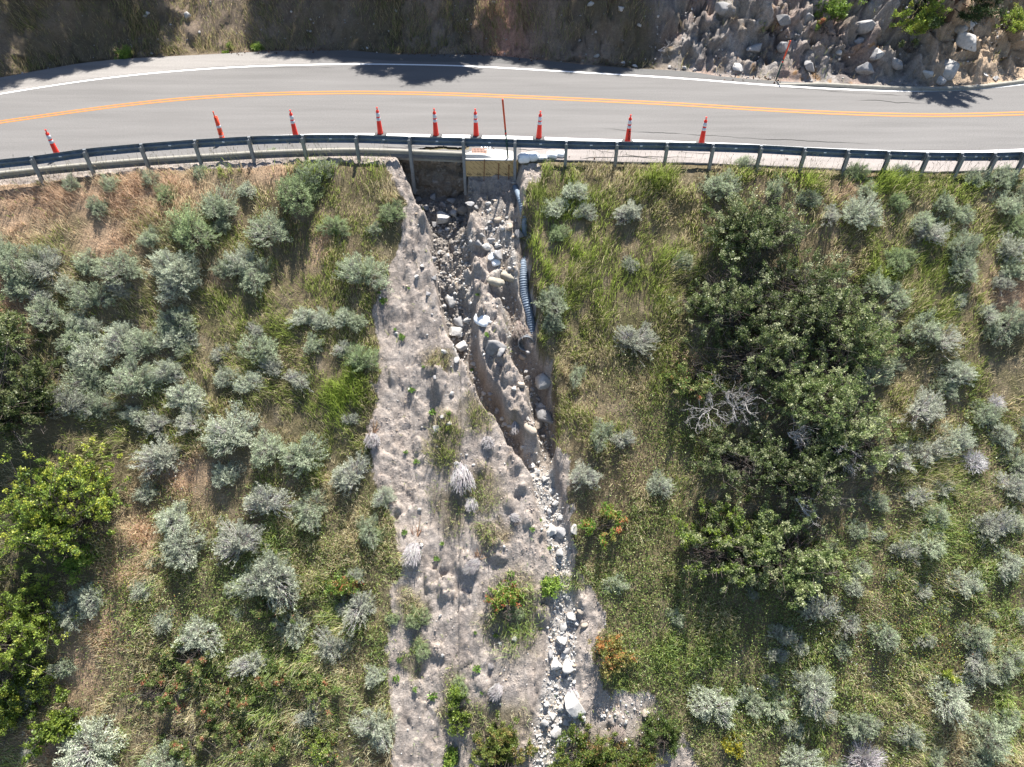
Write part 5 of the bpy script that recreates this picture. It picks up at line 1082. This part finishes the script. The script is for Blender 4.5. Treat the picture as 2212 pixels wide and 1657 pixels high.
# leafy ground cover and small flowers
def cover(name, label, cat, regions, n, size, cols, seed, hmax=.34, flat=False):
    rs = R(seed); w = np.array([r[2] * r[3] for r in regions], float); i = rs.choice(len(regions), n, p=w / w.sum()); q = np.array(regions)[i]
    if flat: cl = rs.randint(0, 3, n)
    uu = q[:, 0] + q[:, 2] * rs.randn(n) * .6; vv = q[:, 1] + q[:, 3] * rs.randn(n) * .6
    # picture regions -> slope coordinates through a coarse lookup of the ground
    gu, gv = np.meshgrid(np.linspace(-60, 2280, 60), np.linspace(360, 1720, 40)); Gp = ground(gu.ravel(), gv.ravel()).reshape(40, 60, 3)
    fu = np.clip((uu + 60) / 2340 * 59, 0, 58.99); fv = np.clip((vv - 360) / 1360 * 39, 0, 38.99); a, b = fu.astype(int), fv.astype(int); fu, fv = fu - a, fv - b
    xy = sum((Gp[b + j, a + k_, :2] * ((fu if k_ else 1 - fu) * (fv if j else 1 - fv))[:, None] for j in (0, 1) for k_ in (0, 1)))
    x, y = xy[:, 0], xy[:, 1]; keep = (Mq(M_D, x, y) < .6) & (edge_lo(x) - y > .3); x, y = x[keep], y[keep]; n = len(x)
    z = Hq(x, y) + rs.uniform(.02, hmax, n); P = np.stack([x, y, z], -1); D = unit(rs.randn(n, 3) + np.array((0, -.2, .5)))
    c = np.asarray(cols, float); ci = rs.choice(len(c), n, p=c[:, 3] / c[:, 3].sum())
    v_, f_ = leaves(P, D, rs.uniform(.6, 1.3, n) * size, rs.uniform(.4, .75, n) * size, rs)
    stuff(name, raw(name, v_, f_, M_leaf, np.repeat(np.clip(c[ci, :3] * (1 + .15 * rs.randn(n, 1)), .01, .9), 4, 0)), label, cat)
cover('low_herbs', 'low broad leaved herbs between the bushes on the lower slope', 'herbs', [(500,1400,260,180),(650,1200,150,120),(1350,1250,120,160),(1550,1300,200,120),(1500,900,160,160),(1800,1350,260,160),(2050,1200,160,300),(1700,1550,300,100),(1400,1480,120,80),(250,1250,80,100)], 80000, .06, [(.16,.24,.06,4),(.24,.30,.075,3),(.33,.36,.14,2),(.11,.15,.045,2)], 61)
cover('cream_flower_heads', 'pale yellow flower heads among the grass and thickets', 'flowers', [(1290,840,60,70),(1240,870,30,30),(450,1440,160,110),(300,1340,90,80),(620,1300,90,120),(560,1600,160,50),(1420,1250,120,140),(1500,1060,90,90),(240,830,60,60),(300,990,40,30),(700,1150,80,60)], 2600, .045, [(.60,.55,.28,3),(.50,.48,.24,2)], 63, .40)
cover('rust_flower_heads', 'rust red seed heads among the thickets', 'flowers', [(430,1400,60,30),(320,1330,90,60),(460,1470,120,60),(715,1200,40,30),(700,1360,30,20),(1300,1110,30,30),(1320,1380,40,30),(2160,1400,40,30),(1950,1390,200,90)], 900, .045, [(.42,.13,.07,3),(.45,.24,.14,2)], 65, .42)
cover('white_flowers', 'tiny white flowers dotted over the lower slope', 'flowers', [(640,1090,80,20),(400,1060,60,30),(1918,1420,60,25),(1850,1450,140,120),(1620,1500,90,40),(1950,1580,140,60),(350,960,120,120),(60,1590,80,40),(720,1600,70,40),(1300,1600,60,30)], 320, .055, [(.85,.85,.82,1)], 67, .35)
cover('yellow_flowers', 'small bright yellow flowers between outer sagebrush', 'flowers', [(2060,930,24,40),(2050,1070,15,30),(255,1275,40,25),(260,1400,40,20),(230,1340,40,40),(1620,1590,30,30),(2000,1350,120,160),(2060,870,30,25)], 700, .04, [(.70,.60,.04,1)], 69, .35)

# ------------------------------------------------------------------ weeds on the bare ground
def make_weed(seed):
    rs = R(seed); n = 70; th = rs.uniform(0, 6.28, n); rr = rs.uniform(.1, .9, n); P = np.stack([rr * np.cos(th), rr * np.sin(th), rs.uniform(.1, .8, n)], -1)
    lv, lf = leaves(P * .6, unit(P + .4 * rs.randn(n, 3)), rs.uniform(.35, .6, n), rs.uniform(.2, .34, n), rs); tv, tf = twigs(np.zeros((14, 3)), P[:14], .03, .012)
    return raw('leaves', lv, lf, M_leaf, np.repeat(jit((.18, .31, .06), n, rs, .2), 4, 0)), raw('stems', tv, tf, M_twig, np.repeat(jit((.16, .19, .07), 14, rs), 9, 0))
WP = [make_weed(800 + k) for k in range(3)]
WD = crop(1350,1000,[(290,330,90),(260,275,55),(885,285,45),(410,555,70),(365,505,40),(430,1280,45),(700,1035,65),(450,245,30),(545,740,40),(850,760,40),(945,540,60),(470,890,70),(500,1340,70),(600,1030,70)]) + crop(1350,2019,[(628,345,55),(1095,440,65),(1230,160,60),(1280,100,40),(600,1210,80),(370,1100,70),(870,810,40),(1340,280,50),(910,1190,40),(420,180,60),(490,1170,60),(660,250,50),(390,980,60),(880,1040,80),(1000,830,50)])
wg = ground([w[0] for w in WD], [w[1] for w in WD]); wl = place_labels([(w[0], w[1], 'fresh green' if w[2] > 20 else 'tiny green') for w in WD], 'weed')
rs = R(41)
for w, P, l in zip(WD, wg, wl):
    s = w[2] / 2 / (FPX / (np.linalg.norm(P - CAM) * .93)) * .9 * rs.uniform(.75, 1.15); root = thing('weed', l, 'weed', P, rs.uniform(0, 6.28), 'green weeds on the bare soil', None, s)
    a, b_ = WP[rs.randint(3)]; link('leaves', a, root); link('stems', b_, root)

# ------------------------------------------------------------------ sun and sky
SUN_EL, SUN_AZ = 63.0, 16.0       # azimuth measured from +y (uphill) towards +x
sd = np.array((math.sin(rad(SUN_AZ)) * math.cos(rad(SUN_EL)), math.cos(rad(SUN_AZ)) * math.cos(rad(SUN_EL)), math.sin(rad(SUN_EL))))
sl = bpy.data.lights.new('sun', 'SUN'); sl.energy = 4.4; sl.angle = rad(.5); sl.color = (1, .965, .91)
so = bpy.data.objects.new('sun', sl); COL.objects.link(so)
from mathutils import Vector
so.rotation_euler = Vector(sd).to_track_quat('Z', 'Y').to_euler(); so.location = (0, 40, 40)
wd = bpy.data.worlds.new('World'); scene.world = wd; wd.use_nodes = True; N = wd.node_tree.nodes; L = wd.node_tree.links
sky = N.new('ShaderNodeTexSky'); sky.sky_type = 'NISHITA'; sky.sun_disc = False; sky.sun_elevation = rad(SUN_EL); sky.sun_rotation = rad(SUN_AZ); sky.altitude = 1200
L.new(sky.outputs[0], N['Background'].inputs[0]); N['Background'].inputs[1].default_value = .07

# ------------------------------------------------------------------ pines standing uphill (their shade lies on the cut and the road)
def make_pine(seed, H, rc, base):
    rs = R(seed); nb = 62; zz = np.sort(rs.uniform(base, .97, nb)) * H; a = rs.uniform(0, 6.28, nb)
    L_ = rc * np.clip(1.05 - ((zz / H - base) / (1 - base)) ** 1.4, .12, 1) * rs.uniform(.7, 1.1, nb)
    P = np.stack([0 * zz, 0 * zz, zz], -1); Q = P + np.stack([np.cos(a) * L_, np.sin(a) * L_, .12 * L_ * rs.randn(nb) + .1 * L_], -1)
    tv, tf = twigs(P, Q, .05, .012, np.stack([0 * zz, 0 * zz, -.08 * L_], -1))
    n = 26000; i = rs.choice(nb, n, p=L_ / L_.sum()); t = rs.uniform(.25, 1.03, (n, 1)) ** .8; c = P[i] + (Q[i] - P[i]) * t; c[:, 2] -= .08 * L_[i] * 4 * t[:, 0] * (1 - t[:, 0])
    c += rs.randn(n, 3) * .13 * (.4 + .6 * t); D = unit(unit(Q[i] - P[i]) * .5 + rs.randn(n, 3) * .6 + np.array((0, 0, .3)))
    lv, lf = leaves(c, D, rs.uniform(.18, .32, n), rs.uniform(.035, .065, n), rs)
    return raw('needles', lv, lf, M_needle, np.repeat(jit((.045, .075, .025), n, rs, .25), 4, 0)), raw('branches', tv, tf, M_twig, np.repeat(jit((.15, .10, .07), nb, rs), 9, 0)), MB().tube([(0, 0, -.4), (.05, 0, H * .35), (0, .04, H * .7), (0, 0, H)], [.26, .2, .12, .03], 10).me('trunk', M_bark, True)
PP = [make_pine(900 + k, 11.0, 2.6, .30) for k in range(3)]
# (x of shade middle, how far the shade's tip reaches past the foot of the cut (m, + is onto the road), reach of crown)
TREES = [(-23.0, .6, 1.1), (-20.6, .5, 1.0), (-18.6, .2, .85), (-10.6, -.3, 1.0), (-8.6, -.1, 1.0), (-6.8, .0, 1.0), (-5.2, 1.7, 1.0), (-3.4, 2.4, 1.05), (-2.3, .8, .75), (1.4, -.3, .85), (3.2, -.2, .95), (5.2, -.4, .9), (6.6, -1.4, .7), (-26.5, .9, 1.2), (-11.8, -2.2, .9), (-7.8, -2.6, 1.1), (2.4, -2.4, 1.0), (9.0, -3.6, .8)]
rs = R(71); tl = []
for k, (x, tip, sc) in enumerate(TREES):
    # the shade of the crown's low outer edge (height hb, 2 m out) falls 'tip' past the verge
    yv = float(edge_up(x)) - tip; hb = 11.0 * .42 * sc; rc = 2.3 * sc
    yb = yv + 4.0
    for _ in range(40):
        zb = float(Hq(x, yb)); zt_ = zb + hb; need = yv + (zt_ - 0) * sd[1] / sd[2] + rc * .9; yb += .5 * (need - yb)
    xb = x + (zb + hb) * sd[0] / sd[2]
    tl.append((xb, yb, zb, sc))
for k, (xb, yb, zb, sc) in enumerate(tl):
    root = thing('pine_tree', 'tall pine on the wooded bank above the road, known by its shade alone', 'tree', (xb, yb, zb), rs.uniform(0, 6.28), 'pines above the road', None, sc)
    a, b_, c_ = PP[k % 3]; link('crown', a, root); link('branches', b_, root); link('trunk', c_, root)
# the pine whose low boughs and trunk show at the top of the picture
P = ground(2045, 40)[0]
root = thing('pine_tree', 'dark pine leaning from the rock cleft, low boughs over the sandy spur', 'tree', P - (0, 0, .3), .6, None, None, .60); root.rotation_euler[0] = rad(3); root.rotation_euler[1] = rad(5)
a, b_, c_ = make_pine(950, 11.0, 3.9, .03); link('crown', a, root); link('branches', b_, root); link('trunk', c_, root)

scene.view_settings.view_transform = 'Standard'; scene.view_settings.look = 'None'; scene.view_settings.exposure = 1.55; scene.view_settings.gamma = 1
scene.render.engine = 'CYCLES'
